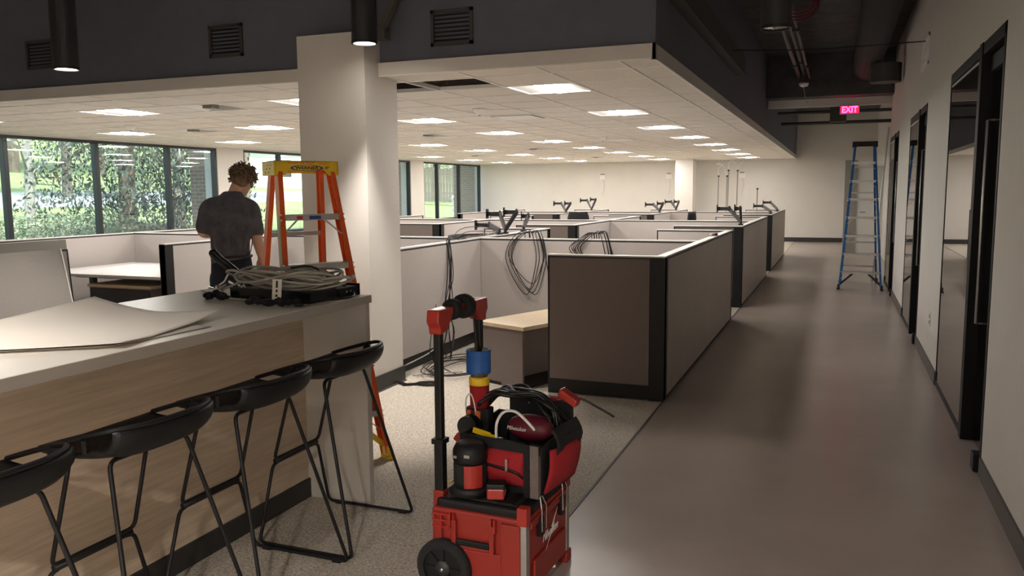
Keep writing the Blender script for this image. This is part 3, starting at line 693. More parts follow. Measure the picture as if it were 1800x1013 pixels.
# paper sheets (plans) on the counter
t = thing('plan_sheets', 'stack of large paper sheets with curled corners on the counter', 'paper', (0, 0, 1.06))
def sheet(P, dz, curl, mat, nm, par):
    # P: four xy corners a,b,c,d  (u along a->b, v along a->d)
    a, b, c, d = [Vector((*q, 0)) for q in P]
    def fn(u, v):
        p = a * (1 - u) * (1 - v) + b * u * (1 - v) + c * u * v + d * (1 - u) * v
        z = dz + curl(u, v); return (p.x, p.y, z)
    return MB().grid(fn, 26, 26).build(nm, mat, par, solid=.0012, smooth=True)
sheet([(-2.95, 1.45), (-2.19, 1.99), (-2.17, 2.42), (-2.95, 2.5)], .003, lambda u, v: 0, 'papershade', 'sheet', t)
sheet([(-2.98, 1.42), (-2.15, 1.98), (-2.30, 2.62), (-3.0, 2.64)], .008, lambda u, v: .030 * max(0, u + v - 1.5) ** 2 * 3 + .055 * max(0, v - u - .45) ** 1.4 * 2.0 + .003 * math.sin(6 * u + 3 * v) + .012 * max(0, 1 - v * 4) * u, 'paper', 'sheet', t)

# black tray with coil of cable on the counter end
t = thing('cable_tray', 'long black metal tray on the counter end under the cable coil', 'tray', (-2.42, 3.255, 1.061), math.radians(-4))
MB().box(-.22, .24, -.165, .20, 0, .046).build('tray_body', 'black', t, bev=.004)
for e in (-1, 1): MB().box(-.225, .245, -.172 if e < 0 else .20, -.165 if e < 0 else .207, .0, .056).build('rim', 'blackgloss', t)
for yy in (.10, .13): MB().cyl((.24, yy, .026), (.247, yy, .026), .006).build('screw', 'silver', t)
q = random.Random(11); lo = []
for k in range(11):
    ph = q.uniform(0, 6.28); rx = q.uniform(.20, .32); ry = q.uniform(.09, .16); zz = q.uniform(.075, .12); cx = -2.44 + q.uniform(-.04, .04); cy = 3.27 + q.uniform(-.04, .03)
    lo.append([(cx + rx * math.cos(a + ph), cy + ry * math.sin(a + ph), 1.06 + zz + .045 * math.sin(2 * a + k) * .6) for a in [i * 2 * PI / 11 for i in range(12)]])
t = bundle('big coil of grey network cable piled on the black tray', lo, 'cablegrey', .0062, 'cable_coil', None, 'cable')
MB().tube([(-2.74, 3.17, 1.12), (-2.80, 3.14, 1.075), (-2.7, 3.09, 1.068), (-2.5, 3.05, 1.068), (-2.35, 3.1, 1.068), (-2.25, 3.25, 1.07), (-2.2, 3.38, 1.10)], .0062, 6, smooth=6).build('cable', 'cablegrey', t, smooth=True)
MB().tube([(-2.66, 3.17, 1.13), (-2.73, 3.14, 1.10), (-2.7, 3.11, 1.072), (-2.58, 3.12, 1.08), (-2.52, 3.17, 1.12)], .0062, 6, smooth=6).build('cable', 'cablegrey', t, smooth=True)
bundle('black cable arching over the grey coil on the counter end', [[(-2.5, 3.36, 1.19), (-2.38, 3.36, 1.20), (-2.25, 3.36, 1.14), (-2.16, 3.38, 1.08), (-2.13, 3.3, 1.066), (-2.2, 3.2, 1.068), (-2.24, 3.26, 1.1), (-2.27, 3.32, 1.13)]], 'cableblack', .005, 'black_cable', None)
t = thing('metal_bracket', 'cream perforated metal bracket propped against the cable coil', 'bracket', (-2.37, 3.068, 1.062), rot=(math.radians(-8), 0, math.radians(4)))
br = MB().box(-.024, .024, -.0015, .0015, 0, .105).build('plate', 'paper', t)
for z, hh in ((.03, .006), (.052, .006), (.082, .016)): MB().box(-.005, .005, -.0022, .0022, z - hh / 1, z + hh / 1).build('slot', 'inkblack', t)
# black folded strap loop standing up (belt-like) and small parts
t = thing('strap_loop', 'glossy black strap loop standing up beside the cable coil', 'strap', (-2.80, 3.36, 1.062), math.radians(10))
MB().tube([(.10, 0, .0), (.02, 0, .05), (-.10, 0, .135), (-.155, 0, .18), (-.165, 0, .195), (-.15, .0, .20), (-.11, 0, .165), (.0, .0, .085), (.09, .0, .02)], .014, 8, smooth=6).build('strap', 'blackgloss', t, smooth=True)
t = thing('screw_bag', 'small clear bag of screws and fittings beside the black tray', 'bag', (-2.82, 3.29, 1.062))
for k in range(16):
    a = Vector((random.uniform(-.09, .09), random.uniform(-.05, .05), random.uniform(.006, .05))); MB().cyl(a, a + Vector((random.uniform(-.03, .03), random.uniform(-.03, .03), random.uniform(-.004, .02))), .006, n=6).build('screw', 'silver', t)
bundle('short white cable curling up behind the screw bag', [[(-2.95, 3.32, 1.066), (-2.93, 3.3, 1.08), (-2.90, 3.34, 1.11), (-2.88, 3.36, 1.15), (-2.80, 3.37, 1.165)], [(-3.0, 3.3, 1.066), (-2.97, 3.26, 1.072), (-2.9, 3.24, 1.066)]], 'cablewhite', .005, 'white_cable', None)
def rag(lab, x, y, w, rz, seed):
    t = thing('black_strap', lab, 'strap', (x, y, 1.062), rz, 'crumpled black straps'); q = random.Random(seed)
    pts = [(-w / 2 + w * i / 7, q.uniform(-.02, .02), .012 + q.uniform(0, .018)) for i in range(8)]
    MB().tube(pts, [.010 + q.uniform(0, .012) for _ in range(7 * 4 + 1)], 6, smooth=4).build('strap', 'blacksoft', t)
    MB().sphere((-w / 2, 0, .016), .024, .016, .014, 8, 6).build('knot', 'blacksoft', t); MB().sphere((w / 2, 0, .01), .025, .014, .008, 8, 6).build('loose_end', 'blacksoft', t)
rag('small crumpled black strap on the counter before the screw bag', -2.71, 3.07, .11, math.radians(5), 4)
rag('larger crumpled black strap on the counter edge before the tray', -2.30, 2.96, .24, math.radians(8), 9)

# ================================================================== BAR STOOLS
def stool(lab, y):
    t = thing('bar_stool', lab, 'bar stool', (-2.10, y, 0), group='black wire-frame bar stools')
    # shell: u front->back, v across. local x: -.16 front edge ... +.17 back rim
    def sh(u, v):
        s = 2 * v - 1; wf = .222
        if u < .62:
            k = u / .62; x = -.17 + .26 * k; z = .775 - .022 * math.sin(PI * min(1, k * .9)) + .004 * k; yy = s * wf
            z += .030 * abs(s) ** 6 * k
        else:
            k = (u - .62) / .38; x = .09 + .085 * math.sin(k * PI / 2); z = .775 - .006 + .085 * (1 - math.cos(k * PI / 2)) ; yy = s * wf * (1 - .06 * k)
            z += .030 * abs(s) ** 6 * (1 - k)
        x -= .055 * abs(s) ** 3 * max(0, (u - .3)) / .7
        return (x, yy, z - .012 * (1 - s * s) * math.sin(PI * u))
    seat = MB().grid(sh, 22, 20).build('seat_shell', 'black', t, solid=.014, smooth=True)
    rim = [(-.165, -.225, .782), (-.06, -.238, .815), (.06, -.228, .848), (.125, -.19, .858), (.17, -.1, .862), (.178, 0, .863), (.17, .1, .862), (.125, .19, .858), (.06, .228, .848), (-.06, .238, .815), (-.165, .225, .782)]
    MB().tube(rim, .0085, 8, smooth=5).build('rim', 'black', t, smooth=True)
    for s in (-1, 1): MB().bar((.02, s * .222, .79), (.03, s * .232, .835), .012, .03).build('rim_strut', 'black', t)
    def fil(P, r=.03):     # rounded polyline
        out = [Vector(P[0])]
        for a, b, c in zip(P, P[1:], P[2:]):
            a, b, c = Vector(a), Vector(b), Vector(c); d1 = (a - b).normalized(); d2 = (c - b).normalized()
            for k in range(5):
                f = k / 4; out.append((b + d1 * r) * (1 - f) ** 2 + b * 2 * f * (1 - f) + (b + d2 * r) * f * f)
        out.append(Vector(P[-1])); return out
    w0, w1, wt = .27, .172, .16
    sled = [(-.232, -w1 + .03, .34), (-.232, -w1, .34), (-.245, -w0, .011), (.235, -w0, .011), (.045, -wt, .742), (.045, wt, .742), (.235, w0, .011), (-.245, w0, .011), (-.232, w1, .34), (-.232, w1 - .03, .34)]
    MB().tube(fil(sled), .0075, 8).build('sled_frame', 'black', t, smooth=True)
    MB().tube(fil([(-.11, -wt, .765), (-.225, -w1 + .002, .362), (-.225, w1 - .002, .362), (-.11, wt, .765)]), .0075, 8).build('front_frame', 'black', t, smooth=True)
    MB().tube([(-.23, -w1 + .015, .35), (-.23, w1 - .015, .35)], .014, 8).build('foot_rest', 'black', t, smooth=True)
    for s in (-1, 1):
        for x in (-.18, .18): MB().box(x - .02, x + .02, s * w0 - .011, s * w0 + .011, .001, .014).build('glide', 'black', t)
for lab, y in [('black bar stool nearest the viewer, cut off at the picture edge', 1.42), ('black bar stool second from the viewer', 1.98), ('black bar stool third from the viewer', 2.55), ('black bar stool farthest along the counter beside the grey end panel', 3.12)]:
    stool(lab, y)

# ================================================================== LADDERS
def ladder(name, lab, loc, ang, H, run, rear, wtop, wbot, cwid, rail, raildark, capm, footm, nstep, logo=False, bottoms=True):
    """origin: floor below the cap centre; local -y = climbing side"""
    t = thing(name, lab, 'ladder', loc, ang); ch = .085
    cd_ = .30
    c = MB(); c.prism([(-wtop - .03, H - ch), (-wtop - .03, H), (wtop + .03, H), (wtop + .03, H - ch), (wtop - .03, H - ch), (wtop - .06, H - ch * .62), (-wtop + .06, H - ch * .62), (-wtop + .03, H - ch)], -.125, -.116, 'xz')
    c.box(-wtop - .03, wtop + .03, -.125, .12, H - .012, H).box(-wtop - .03, -wtop - .018, -.125, .12, H - ch, H).box(wtop + .018, wtop + .03, -.125, .12, H - ch, H).box(-wtop - .03, wtop + .03, .112, .12, H - ch * .8, H)
    cap = c.build('top_cap', capm, t, bev=.004)
    def fp(s, z): k = 1 - z / H; return Vector((s * (wtop + (wbot - wtop) * k), -.065 - run * k, z))
    def rp(s, z): k = 1 - z / H; return Vector((s * (wtop - .01 + (wbot - wtop) * .9 * k), .065 + rear * k, z))
    for s in (-1, 1):
        for fn, w in ((fp, .075), (rp, .06)):
            a, b = fn(s, .03), fn(s, H - .03)
            r = MB().bar(a, b, w, .008, up=(s, 0, 0)); sd = Vector((0, 1, 0)); 
            # C-channel flanges: outer web plus two flanges
            ax = (b - a).normalized(); out = Vector((s, 0, 0)); fl = ax.cross(out).normalized()
            for e in (-1, 1): r.bar(a + fl * (e * w / 2) - out * .012, b + fl * (e * w / 2) - out * .012, .024, .006, up=fl)
            r.build('front_rail' if fn is fp else 'rear_rail', rail, t)
            f = MB().obox(fn(s, .04) , .035, w + .012, .08).obox(fn(s, .012), .05, w + .03, .022); f.build('foot', footm, t, bev=.004)
    for k in range(nstep):
        z = .29 + k * .305 if H > 2 else .31 + k * .305
        z = H * (k + 1) / (nstep + 1) * .985
        a, b = fp(-1, z), fp(1, z)
        st = MB().box(a.x + .004, b.x - .004, a.y - .04, a.y + .045, z - .005, z).box(a.x + .004, b.x - .004, a.y - .042, a.y - .036, z - .035, z).box(a.x + .004, b.x - .004, a.y + .04, a.y + .046, z - .03, z)
        so = st.build('step', 'alum', t)
        for s in (-1, 1):
            MB().bar((s * (abs(b.x) - .12), a.y, z - .02), tuple(fp(s, z - .12) + Vector((-s * .012, 0, 0))), .006, .018, up=(0, 1, 0)).build('step_brace', 'alum', so)
            for dz in (.0, -.03): MB().cyl(fp(s, z + dz - .002) + Vector((s * .003, -.041, 0)), fp(s, z + dz - .002) + Vector((s * .003, -.049, 0)), .006, n=8).build('rivet', 'silver', so)
    nr = max(2, nstep - 2)
    for k in range(nr):
        z = H * (k + .7) / (nr + .5) * .97
        a, b = rp(-1, z), rp(1, z); MB().bar(a, b, .03, .025).build('rear_brace', 'alum', t)
    for s in (-1, 1):   # spreaders
        z = H * .52; mid = (fp(s, z) + rp(s, z)) / 2 + Vector((0, 0, -.02)); MB().bar(fp(s, z), mid, .004, .02).bar(mid, rp(s, z), .004, .02).build('spreader', 'alum', t)
        a = fp(s, .12); b = fp(s, .33) ; MB().bar(fp(s, .08) + Vector((-s * .012, 0, 0)), Vector((s * (wbot - .2), a.y * .985 + .01, H / (nstep + 1) * .985 - .03)), .03, .03).build('foot_brace', footm, t)
    return t, cap, fp, rp
t, cap, fp, rp = ladder('step_ladder', 'orange fibreglass step ladder with yellow top cap beside the column', (-3.03, 4.20, 0), math.radians(54), 1.745, .50, .30, .165, .28, .3, 'orange', 'orange', 'yellow', 'yellow', 5)
# cap logo : pointed ellipse, letters, handwritten mark
def ell(rx, rz, y, n=28, p=1.0): return [(rx * math.cos(2 * PI * i / n), rz * math.sin(2 * PI * i / n)) for i in range(n)]
zc = 1.745 - .042
MB().prism([(x * 1.0, z + zc) for x, z in ell(.10, .0185, 0)], -.1268, -.1252, 'xz').build('logo_ring', 'inkblue', cap)
MB().prism([(x, z + zc) for x, z in ell(.083, .0155, 0)], -.1272, -.1268, 'xz').build('logo_field', 'yellow', cap)
text('lettering', 'WERNER', 'inkblack', cap, .026, (0, -.1275, zc), (PI / 2, 0, 0), .0003, sx=1.35, bold=.0007)
text('handwriting', 'HI-TECH', 'inkred', cap, .018, (.005, -.1262, zc + .031), (PI / 2, 0, 0), .0003, sx=1.2)
MB().box(-.115, -.05, -.1262, -.125, zc + .026, zc + .031).box(.07, .14, -.1262, -.125, zc + .022, zc + .027).build('slot', 'orangelight', cap)
for k in range(3): MB().box(.112, .138 - .006 * k, -.1262, -.125, zc + .006 - .005 * k, zc + .009 - .005 * k).build('print_mark', 'inkblack', cap)
MB().box(-.095, -.06, -.0, .0006, 0, .02).build('label_red', 'inkred', t); o_ = bpy.data.objects['label_red']; z2 = 1.745 * 5 / 6 * .985
o_.location = (.0, fp(0, z2).y - .0433, z2 - .029)
o2 = MB().box(-.02, .05, 0, .0006, 0, .02).build('label_blue', 'inkblue', t); o2.location = (0, fp(0, z2).y - .0433, z2 - .029)
a_ = fp(-1, 1.42); b_ = fp(-1, 1.12); MB().bar(a_ + Vector((-.0055, 0, 0)), b_ + Vector((-.0055, 0, 0)), .05, .002, up=(-1, 0, 0)).build('warning_sticker', 'leafpale', t)
for k in range(6): MB().cyl((-.1945, -.06 + .022 * (k % 3) + .06 * (k // 3), 1.735 - .02 * (k % 3) - .015), (-.197, -.06 + .022 * (k % 3) + .06 * (k // 3), 1.735 - .02 * (k % 3) - .015), .004, n=8).build('rivet', 'inkblack', cap)
t, *_ = ladder('tall_step_ladder', 'tall blue step ladder standing in the corridor by the third office', (.365, 14.1, 0), math.radians(0), 2.28, .36, .62, .15, .31, .3, 'blue', 'blue', 'black', 'base_dark', 7)

# ================================================================== TOOL CART
A = math.radians(-2)
cart = thing('rolling_tool_box', 'red rolling tool box with black lid, big wheel and tall handle', 'tool box', (-1.22, 2.965, 0), A)
hw, hd = .20, .23       # half width (x), half depth (y)
MB().prism([(-hw, .07), (hw, .05), (hw, .345), (-hw, .345)], -hd, hd, 'xz').build('body', 'red', cart, bev=.012)
MB().box(-hw + .06, hw - .1, -hd - .012, -hd, .06, .20).box(hw - .1, hw - .02, -hd - .016, -hd, .05, .325).box(-hw + .02, -hw + .05, -hd - .012, -hd, .06, .3).build('rib_panel', 'red', cart, bev=.005)
MB().box(hw, hw + .012, -hd + .06, hd - .06, .06, .17).box(hw, hw + .010, -hd + .03, hd - .03, .30, .33).build('side_panel', 'red', cart, bev=.005)
lid = MB().box(-hw + .015, hw - .004, -hd + .01, hd - .01, .335, .378).build('lid', 'black', cart, bev=.014)
MB().box(-hw + .06, hw - .05, -hd + .04, hd - .04, .374, .384).build('lid_pad', 'blacksoft', lid, bev=.004)
for x in (-.14, -.06, .02, .10): MB().box(x, x + .03, -.19, .19, .383, .387).build('lid_rib', 'black', lid)
for s in (-1, 1):
    c = (hw - .005, s * (hd - .01)); MB().box(c[0] - .03, c[0] + .012, c[1] - .022, c[1] + .022, .325, .395).build('corner_block', 'redgloss' if s < 0 else 'red', cart, bev=.005)
    MB().box(c[0] - .02, c[0] + .008, c[1] - .018, c[1] + .018, .045, .33).build('corner_post', 'alum', cart, bev=.003)
    MB().box(c[0] - .04, c[0] + .014, c[1] - .03, c[1] + .03, .0, .05).build('foot_block', 'red', cart, bev=.006)
# front latch/handle recess on the -y face
hnd = MB().box(-.085, .055, -hd - .022, -hd - .006, .215, .24).build('grab_handle', 'black', cart, bev=.006)
MB().box(-.105, -.085, -hd - .02, -hd, .20, .31).box(.055, .075, -hd - .02, -hd, .20, .31).box(-.105, .075, -hd - .012, -hd, .20, .212).build('handle_bracket', 'red', cart, bev=.003)
for x in (-.18, -.15, -.12): MB().box(x - .003, x + .003, -hd - .014, -hd, .27, .325).build('rib', 'redgloss', cart)
for z in (.275, .30, .325): MB().box(-.19, -.11, -hd - .014, -hd, z - .003, z + .003).build('rib', 'redgloss', cart)
for x in (-.11, -.095, .062, .078): MB().box(x - .003, x + .003, -hd - .02, -hd, .285, .335).build('hinge_fin', 'redgloss', cart)
for yy in (-.11, .12):     # wire-bail latches on +x face
    lt = MB().box(hw, hw + .02, yy - .017, yy + .017, .245, .325).build('latch', 'black', cart, bev=.004)
    MB().tube([(hw + .024, yy - .02, .27), (hw + .024, yy - .024, .36), (hw + .012, yy - .01, .40), (hw + .012, yy + .01, .40), (hw + .024, yy + .024, .36), (hw + .024, yy + .02, .27)], .003, 6).build('bail', 'silver', lt)
# printed script name with bolt on the +x face
text('lettering', 'Milwaukee', 'inkwhite', cart, .052, (hw + .0125, -.01, .225), (PI / 2, 0, PI / 2), .0004, shear=.35, sx=.75)
MB().prism([(-.06, .165), (.03, .235), (.02, .24), (.07, .295), (.0, .238), (.012, .232)], hw + .0115, hw + .0125, 'yz').build('bolt_mark', 'inkwhite', cart)
# wheels, axle
WX = -.135
for s in (-1, 1):
    wy = s * (hd + .02)
    w = MB().lathe([(.082, -.022), (.108, -.022), (.115, -.012), (.115, .012), (.108, .022), (.082, .022), (.082, -.022)], (WX, wy, .115), 36, 'y').build('wheel', 'blacksoft', cart, smooth=False)
    MB().lathe([(.001, -.010), (.086, -.010), (.086, .010), (.001, .010)], (WX, wy, .115), 30, 'y').build('disc', 'black', w)
    for k in range(8):
        a = k * PI / 4; cx, cz = WX + .058 * math.cos(a), .115 + .058 * math.sin(a)
        MB().bar((WX + .03 * math.cos(a), wy + s * .012, .115 + .03 * math.sin(a)), (WX + .083 * math.cos(a), wy + s * .012, .115 + .083 * math.sin(a)), .012, .008, up=(0, 1, 0)).build('spoke', 'black', w)
    MB().lathe([(.001, s * .022), (.03, s * .018), (.034, 0), (.001, 0)], (WX, wy, .115), 20, 'y').build('hub', 'base_dark', w, smooth=True)
    MB().lathe([(.001, s * .028), (.007, s * .026), (.008, s * .015)], (WX, wy, .115), 12, 'y').build('axle_bolt', 'silver', w)
# telescopic handle on the -x side
for s in (-1, 1):
    py = s * .178
    MB().box(-hw - .006, -hw + .04, py - .026, py + .026, .30, .40).build('handle_socket', 'red', cart, bev=.006)
    MB().box(-hw - .002, -hw + .036, py - .02, py + .02, .39, .60).build('outer_post', 'black', cart, bev=.005)
    MB().box(-hw + .002, -hw + .032, py - .016, py + .016, .58, 1.05).build('inner_post', 'black', cart, bev=.005)
    MB().box(-hw - .008, -hw + .042, py - .026, py + .026, .585, .605).build('collar', 'black', cart)
for s in (-1, 1): MB().prism([(s * .20, 1.015), (s * .15, 1.025), (s * .10, 1.077), (s * .10, 1.113), (s * .215, 1.113), (s * .222, 1.065), (s * .205, 1.045)], -hw - .012, -hw + .042, 'yz').build('grip_end', 'redgloss', cart, bev=.006)
MB().box(-hw - .002, -hw + .032, -.11, .11, 1.08, 1.111).build('grip_bar', 'red', cart, bev=.006)
for k, (yy, r) in enumerate([(-.055, .042), (.045, .05)]):
    MB().lathe([(.018, -.024), (r - .006, -.026), (r, -.014), (r, .014), (r - .006, .026), (.018, .024)], (-hw + .015, yy, 1.095), 20, 'y').build('grip_wrap', 'blacksoft', cart, smooth=True)

# helpers for cart-space things
CM = Matrix.Translation((-1.22, 2.965, 0)) @ Matrix.Rotation(A, 4, 'Z')
def cw(x, y, z): return CM @ Vector((x, y, z))
# open tool bag on the lid
bag = thing('tool_bag', 'open red and black tool bag standing on the red tool box', 'tool bag', cw(.045, .075, .387), A + math.radians(-6)); bag.scale = (1, 1, 1.18)
bw, bd = .17, .135
MB().add([(-bw, -bd, 0), (bw, -bd, 0), (bw, bd, 0), (-bw, bd, 0), (-bw - .01, -bd - .02, .17), (bw + .01, -bd - .02, .17), (bw + .01, bd + .01, .20), (-bw - .01, bd + .01, .20)], [(3, 2, 1, 0), (0, 1, 5, 4), (1, 2, 6, 5), (2, 3, 7, 6), (3, 0, 4, 7)]).build('body', 'blacksoft', bag, solid=.012)
pk = MB().grid(lambda u, v: (-bw + .02 + (2 * bw - .08) * u, -bd - .022 - .022 * math.sin(PI * v) * math.sin(PI * u) ** .5 - .008 * v, .03 + .115 * v), 12, 8).build('front_pocket', 'redcloth', bag, solid=.008, smooth=True)
MB().tube([(-bw + .025, -bd - .047, .10), (-.02, -bd - .055, .094), (bw - .09, -bd - .050, .082), (bw - .065, -bd - .03, .06)], .005, 6, smooth=4).build('zip', 'black', pk)
MB().box(.045, .055, -bd - .062, -bd - .058, .085, .125).build('zip_pull', 'silver', pk)
MB().box(-bw - .008, bw + .008, -bd - .034, -bd - .018, .145, .178).build('top_band', 'blacksoft', bag)
MB().box(bw - .055, bw - .03, -bd - .04, -bd - .02, .0, .178).build('corner_band', 'black', bag); MB().box(bw - .03, bw + .006, -bd - .036, -bd - .016, .0, .175).build('webbing', 'fabric_char', bag)
MB().grid(lambda u, v: (bw + .012 + .055 * math.sin(PI * min(1, v * 1.1) * .6) * (.5 + .5 * math.sin(PI * u)), -bd + 2 * bd * u, .01 + .15 * v), 10, 8).build('side_pocket', 'redcloth', bag, solid=.008, smooth=True)
MB().grid(lambda u, v: (bw + .03 + .03 * math.sin(PI * v), -bd + .03 + (2 * bd - .06) * u, .12 + .10 * v), 8, 6).build('side_loop_panel', 'blacksoft', bag, solid=.012)
MB().box(-bw + .05, bw + .004, bd - .005, bd + .015, .17, .265).build('back_flap', 'blacksoft', bag, bev=.004)
MB().box(-bw + .12, bw + .01, bd - .012, bd + .02, .262, .274).build('flap_rim', 'redcloth', bag, bev=.003)
for k in range(4): MB().cyl((-.02 + k * .045, bd - .014, .245), (-.02 + k * .045, bd - .006, .245), .004, n=8).build('rivet', 'silver', bag)
MB().obox((bw + .0, bd - .02, .285), .085, .05, .03, Euler((0, math.radians(25), 0))).build('handle_end', 'redgloss', bag, bev=.006)
# bag contents
def content(name, lab, cat, mb, mat, **k):
    t = thing(name, lab, cat, bag.location, A + math.radians(-6)); t.scale = (1, 1, 1.18); mb.build('body', mat, t, **k); return t
t = content('drill_case', 'burgundy rounded tool inside the open bag', 'tool', MB().sphere((.065, -.02, .195), .105, .06, .045, 18, 10), 'burgundy', smooth=True)
text('lettering', 'Milwaukee', 'inkwhite', t, .02, (.03, -.081, .20), (PI / 2, 0, 0), .0002, shear=.3)
q = random.Random(5); lo = []
BM = Matrix.Translation(bag.location) @ Matrix.Rotation(A + math.radians(-6), 4, 'Z') @ Matrix.Diagonal((1, 1, 1.18, 1))
for k in range(12):
    a0 = q.uniform(0, 1); lo.append([BM @ Vector((-.03 + (.17 + .03 * q.random()) * math.cos(a) , .05 + .10 * math.cos(a) * q.uniform(-.3, .3) + q.uniform(-.05, .05), .20 + (.085 + .03 * q.random()) * math.sin(a))) for a in [PI * i / 6 for i in range(7)]])
bundle('thick hank of black cable arching over the tool bag', lo, 'cableblack', .008, 'cable_hank', None)
bundle('stray black cable end reaching out behind the tool bag', [[BM @ Vector(p) for p in [(.12, .1, .27), (.2, .14, .28), (.28, .16, .25), (.34, .18, .22)]]], 'cableblack', .005, 'cable_tail', None)
bundle('white charger cable looping out of the tool bag', [[BM @ Vector(p) for p in [(-.02, -.145, .15), (-.025, -.14, .22), (.0, -.13, .262), (.05, -.125, .27), (.10, -.125, .245), (.135, -.12, .215)]]], 'cablewhite', .006, 'charger_cable', None)
t = thing('packing_tape_strip', 'crumpled yellow tag sticking out of the tool bag', 'tag', BM @ Vector((-.10, -.13, .165)), A); MB().obox((0, 0, .02), .075, .004, .025, Euler((.3, .28, .2))).obox((.055, -.004, .008), .03, .004, .02, Euler((.1, .1, 0))).build('tag', 'yellow', t); MB().obox((.08, -.004, .004), .03, .004, .012).build('clip', 'silver', t)
# jobsite lantern (black / red) on the lid
t = thing('work_lantern', 'round black and red work lantern on the tool box lid', 'lantern', cw(-.075, -.135, .387), A)
MB().lathe([(.072, 0), (.085, .006), (.086, .03), (.078, .036)], n=28).build('base_dish', 'black', t, smooth=True)
MB().lathe([(.062, .034), (.066, .05), (.066, .12), (.062, .125)], n=24).build('lower_body', 'blacksoft', t, smooth=True)
MB().lathe([(.064, .125), (.068, .14), (.068, .175), (.055, .20), (.03, .205), (.001, .205)], n=24).build('head', 'black', t, smooth=True)
MB().prism([(.062 * math.cos(a) * 1.09, .062 * math.sin(a) * 1.09) for a in [math.radians(-85 + 8 * i) for i in range(9)]] + [(.05 * math.cos(a), .05 * math.sin(a)) for a in [math.radians(-21 - 8 * i) for i in range(9)]], .036, .124, 'xy').build('red_panel', 'redgloss', t)
MB().obox((.02, -.069, .165), .024, .003, .012).obox((-.035, -.06, .155), .014, .003, .010).build('button', 'alum', t)
for k in range(5): MB().bar((-.076 + .003 * k, -.02 - .012 * k, .036), (-.05, -.02 - .012 * k, .04), .005, .004).build('vent_bar', 'alum', t)
MB().bar((-.09, -.01, .034), (-.055, .0, .055), .012, .004).build('hook', 'yellow', t)
# red battery
t = thing('battery_pack', 'small red and black battery pack on the tool box lid', 'battery', cw(.05, -.165, .387), A + math.radians(18))
MB().box(-.034, .034, -.03, .03, .006, .05).build('case', 'redgloss', t, bev=.006); MB().box(-.036, .036, -.032, .032, .046, .068).build('top', 'black', t, bev=.006)
text('lettering', 'Milwaukee', 'inkwhite', t, .011, (.0345, 0, .028), (PI / 2, 0, PI / 2), .0003, shear=.3)
# tape roll and pouch of hand tools strapped to the rear post
t = thing('tape_roll', 'wide roll of blue tape hanging on the far cart handle post', 'tape', cw(-.165, .135, .80), A)
MB().lathe([(.044, 0), (.05, 0), (.052, .004), (.052, .098), (.05, .10), (.044, .10), (.044, 0)], n=32).build('roll', 'tapeblue', t, smooth=False)
MB().lathe([(.040, .002), (.0435, .002), (.0435, .098), (.040, .098), (.040, .002)], n=28).build('core', 'cablegrey', t)
MB().lathe([(.0522, .058), (.0528, .058), (.0528, .061), (.0522, .061)], n=32).build('seam', 'inkblue', t)
t = thing('tool_pouch', 'black pouch of orange and red hand tools hung on the cart handle', 'pouch', cw(-.155, .12, .50), A)
MB().prism([(-.045, .0), (.045, 0), (.055, .16), (-.055, .16)], -.03, .03, 'xz').build('pouch', 'blacksoft', t, bev=.008)
MB().lathe([(.042, .255), (.044, .262), (.044, .285), (.040, .29)], n=20).build('yellow_band', 'yellow', t)
MB().lathe([(.04, .16), (.042, .255), (.001, .255)], n=20).build('red_sleeve', 'redcloth', t, smooth=True)
MB().lathe([(.036, .285), (.036, .31), (.001, .31)], n=16).build('dark_sleeve', 'base_brown', t)
for k, (x, m_) in enumerate([(-.04, 'orange'), (-.02, 'burgundy'), (.0, 'orangelight')]): MB().cyl((x, -.035, .02), (x + .01, -.036, .15), .011, n=10).build('tool_handle', m_, t)
MB().tube([(-.05, -.03, .15), (-.045, -.035, .20), (-.02, -.04, .22), (.0, -.04, .15), (.0, -.04, .05)], .003, 6, smooth=4).build('wire', 'cablewhite', t)
MB().cyl((.0, -.01, .31), (-.02, -.01, .62), .006, n=8).build('tool_shaft', 'black', t)
t = thing('spare_reel', 'small black cable reel clipped behind the lantern', 'reel', cw(-.16, .03, .60), A); MB().lathe([(.01, -.02), (.045, -.022), (.045, -.014), (.02, -.01), (.02, .01), (.045, .014), (.045, .022), (.01, .02)], n=18, axis='y').build('reel', 'blackgloss', t, smooth=False); MB().obox((-.03, .0, -.06), .06, .05, .03, Euler((0, .6, 0))).build('clip', 'redgloss', t)

# ================================================================== PERSON
person = thing('person', 'person in dark t-shirt and dark trousers seen from behind, head bowed, working in the cubicles', 'person', (-4.42, 5.20, 0), math.radians(40))
person.scale = (1.01, 1.01, 1.01)
def loft(mb, rings, n=20):
    vs = []; 
    for (cx, cy, cz, rx, ry) in rings:
        for k in range(n):
            a = 2 * PI * k / n; ca, sa = math.cos(a), math.sin(a); e = .8
            vs.append((cx + rx * math.copysign(abs(ca) ** e, ca), cy + ry * math.copysign(abs(sa) ** e, sa), cz))
    m_ = len(rings); fs = [(i * n + k, i * n + (k + 1) % n, (i + 1) * n + (k + 1) % n, (i + 1) * n + k) for i in range(m_ - 1) for k in range(n)]
    fs += [tuple(range(n - 1, -1, -1)), tuple(range((m_ - 1) * n, m_ * n))]
    return mb.add(vs, fs)
def limb(mb, pts, rs, k=5):
    P = spline([Vector(p) for p in pts], k); n = len(P); R = []
    for i in range(n):
        f = i / k; j = min(int(f), len(rs) - 2); R.append(rs[j] + (rs[j + 1] - rs[j]) * min(1, f - j))
    mb.tube(P, R, 12); mb.sphere(P[0], R[0], R[0], R[0], 10, 8); mb.sphere(P[-1], R[-1], R[-1], R[-1], 10, 8)
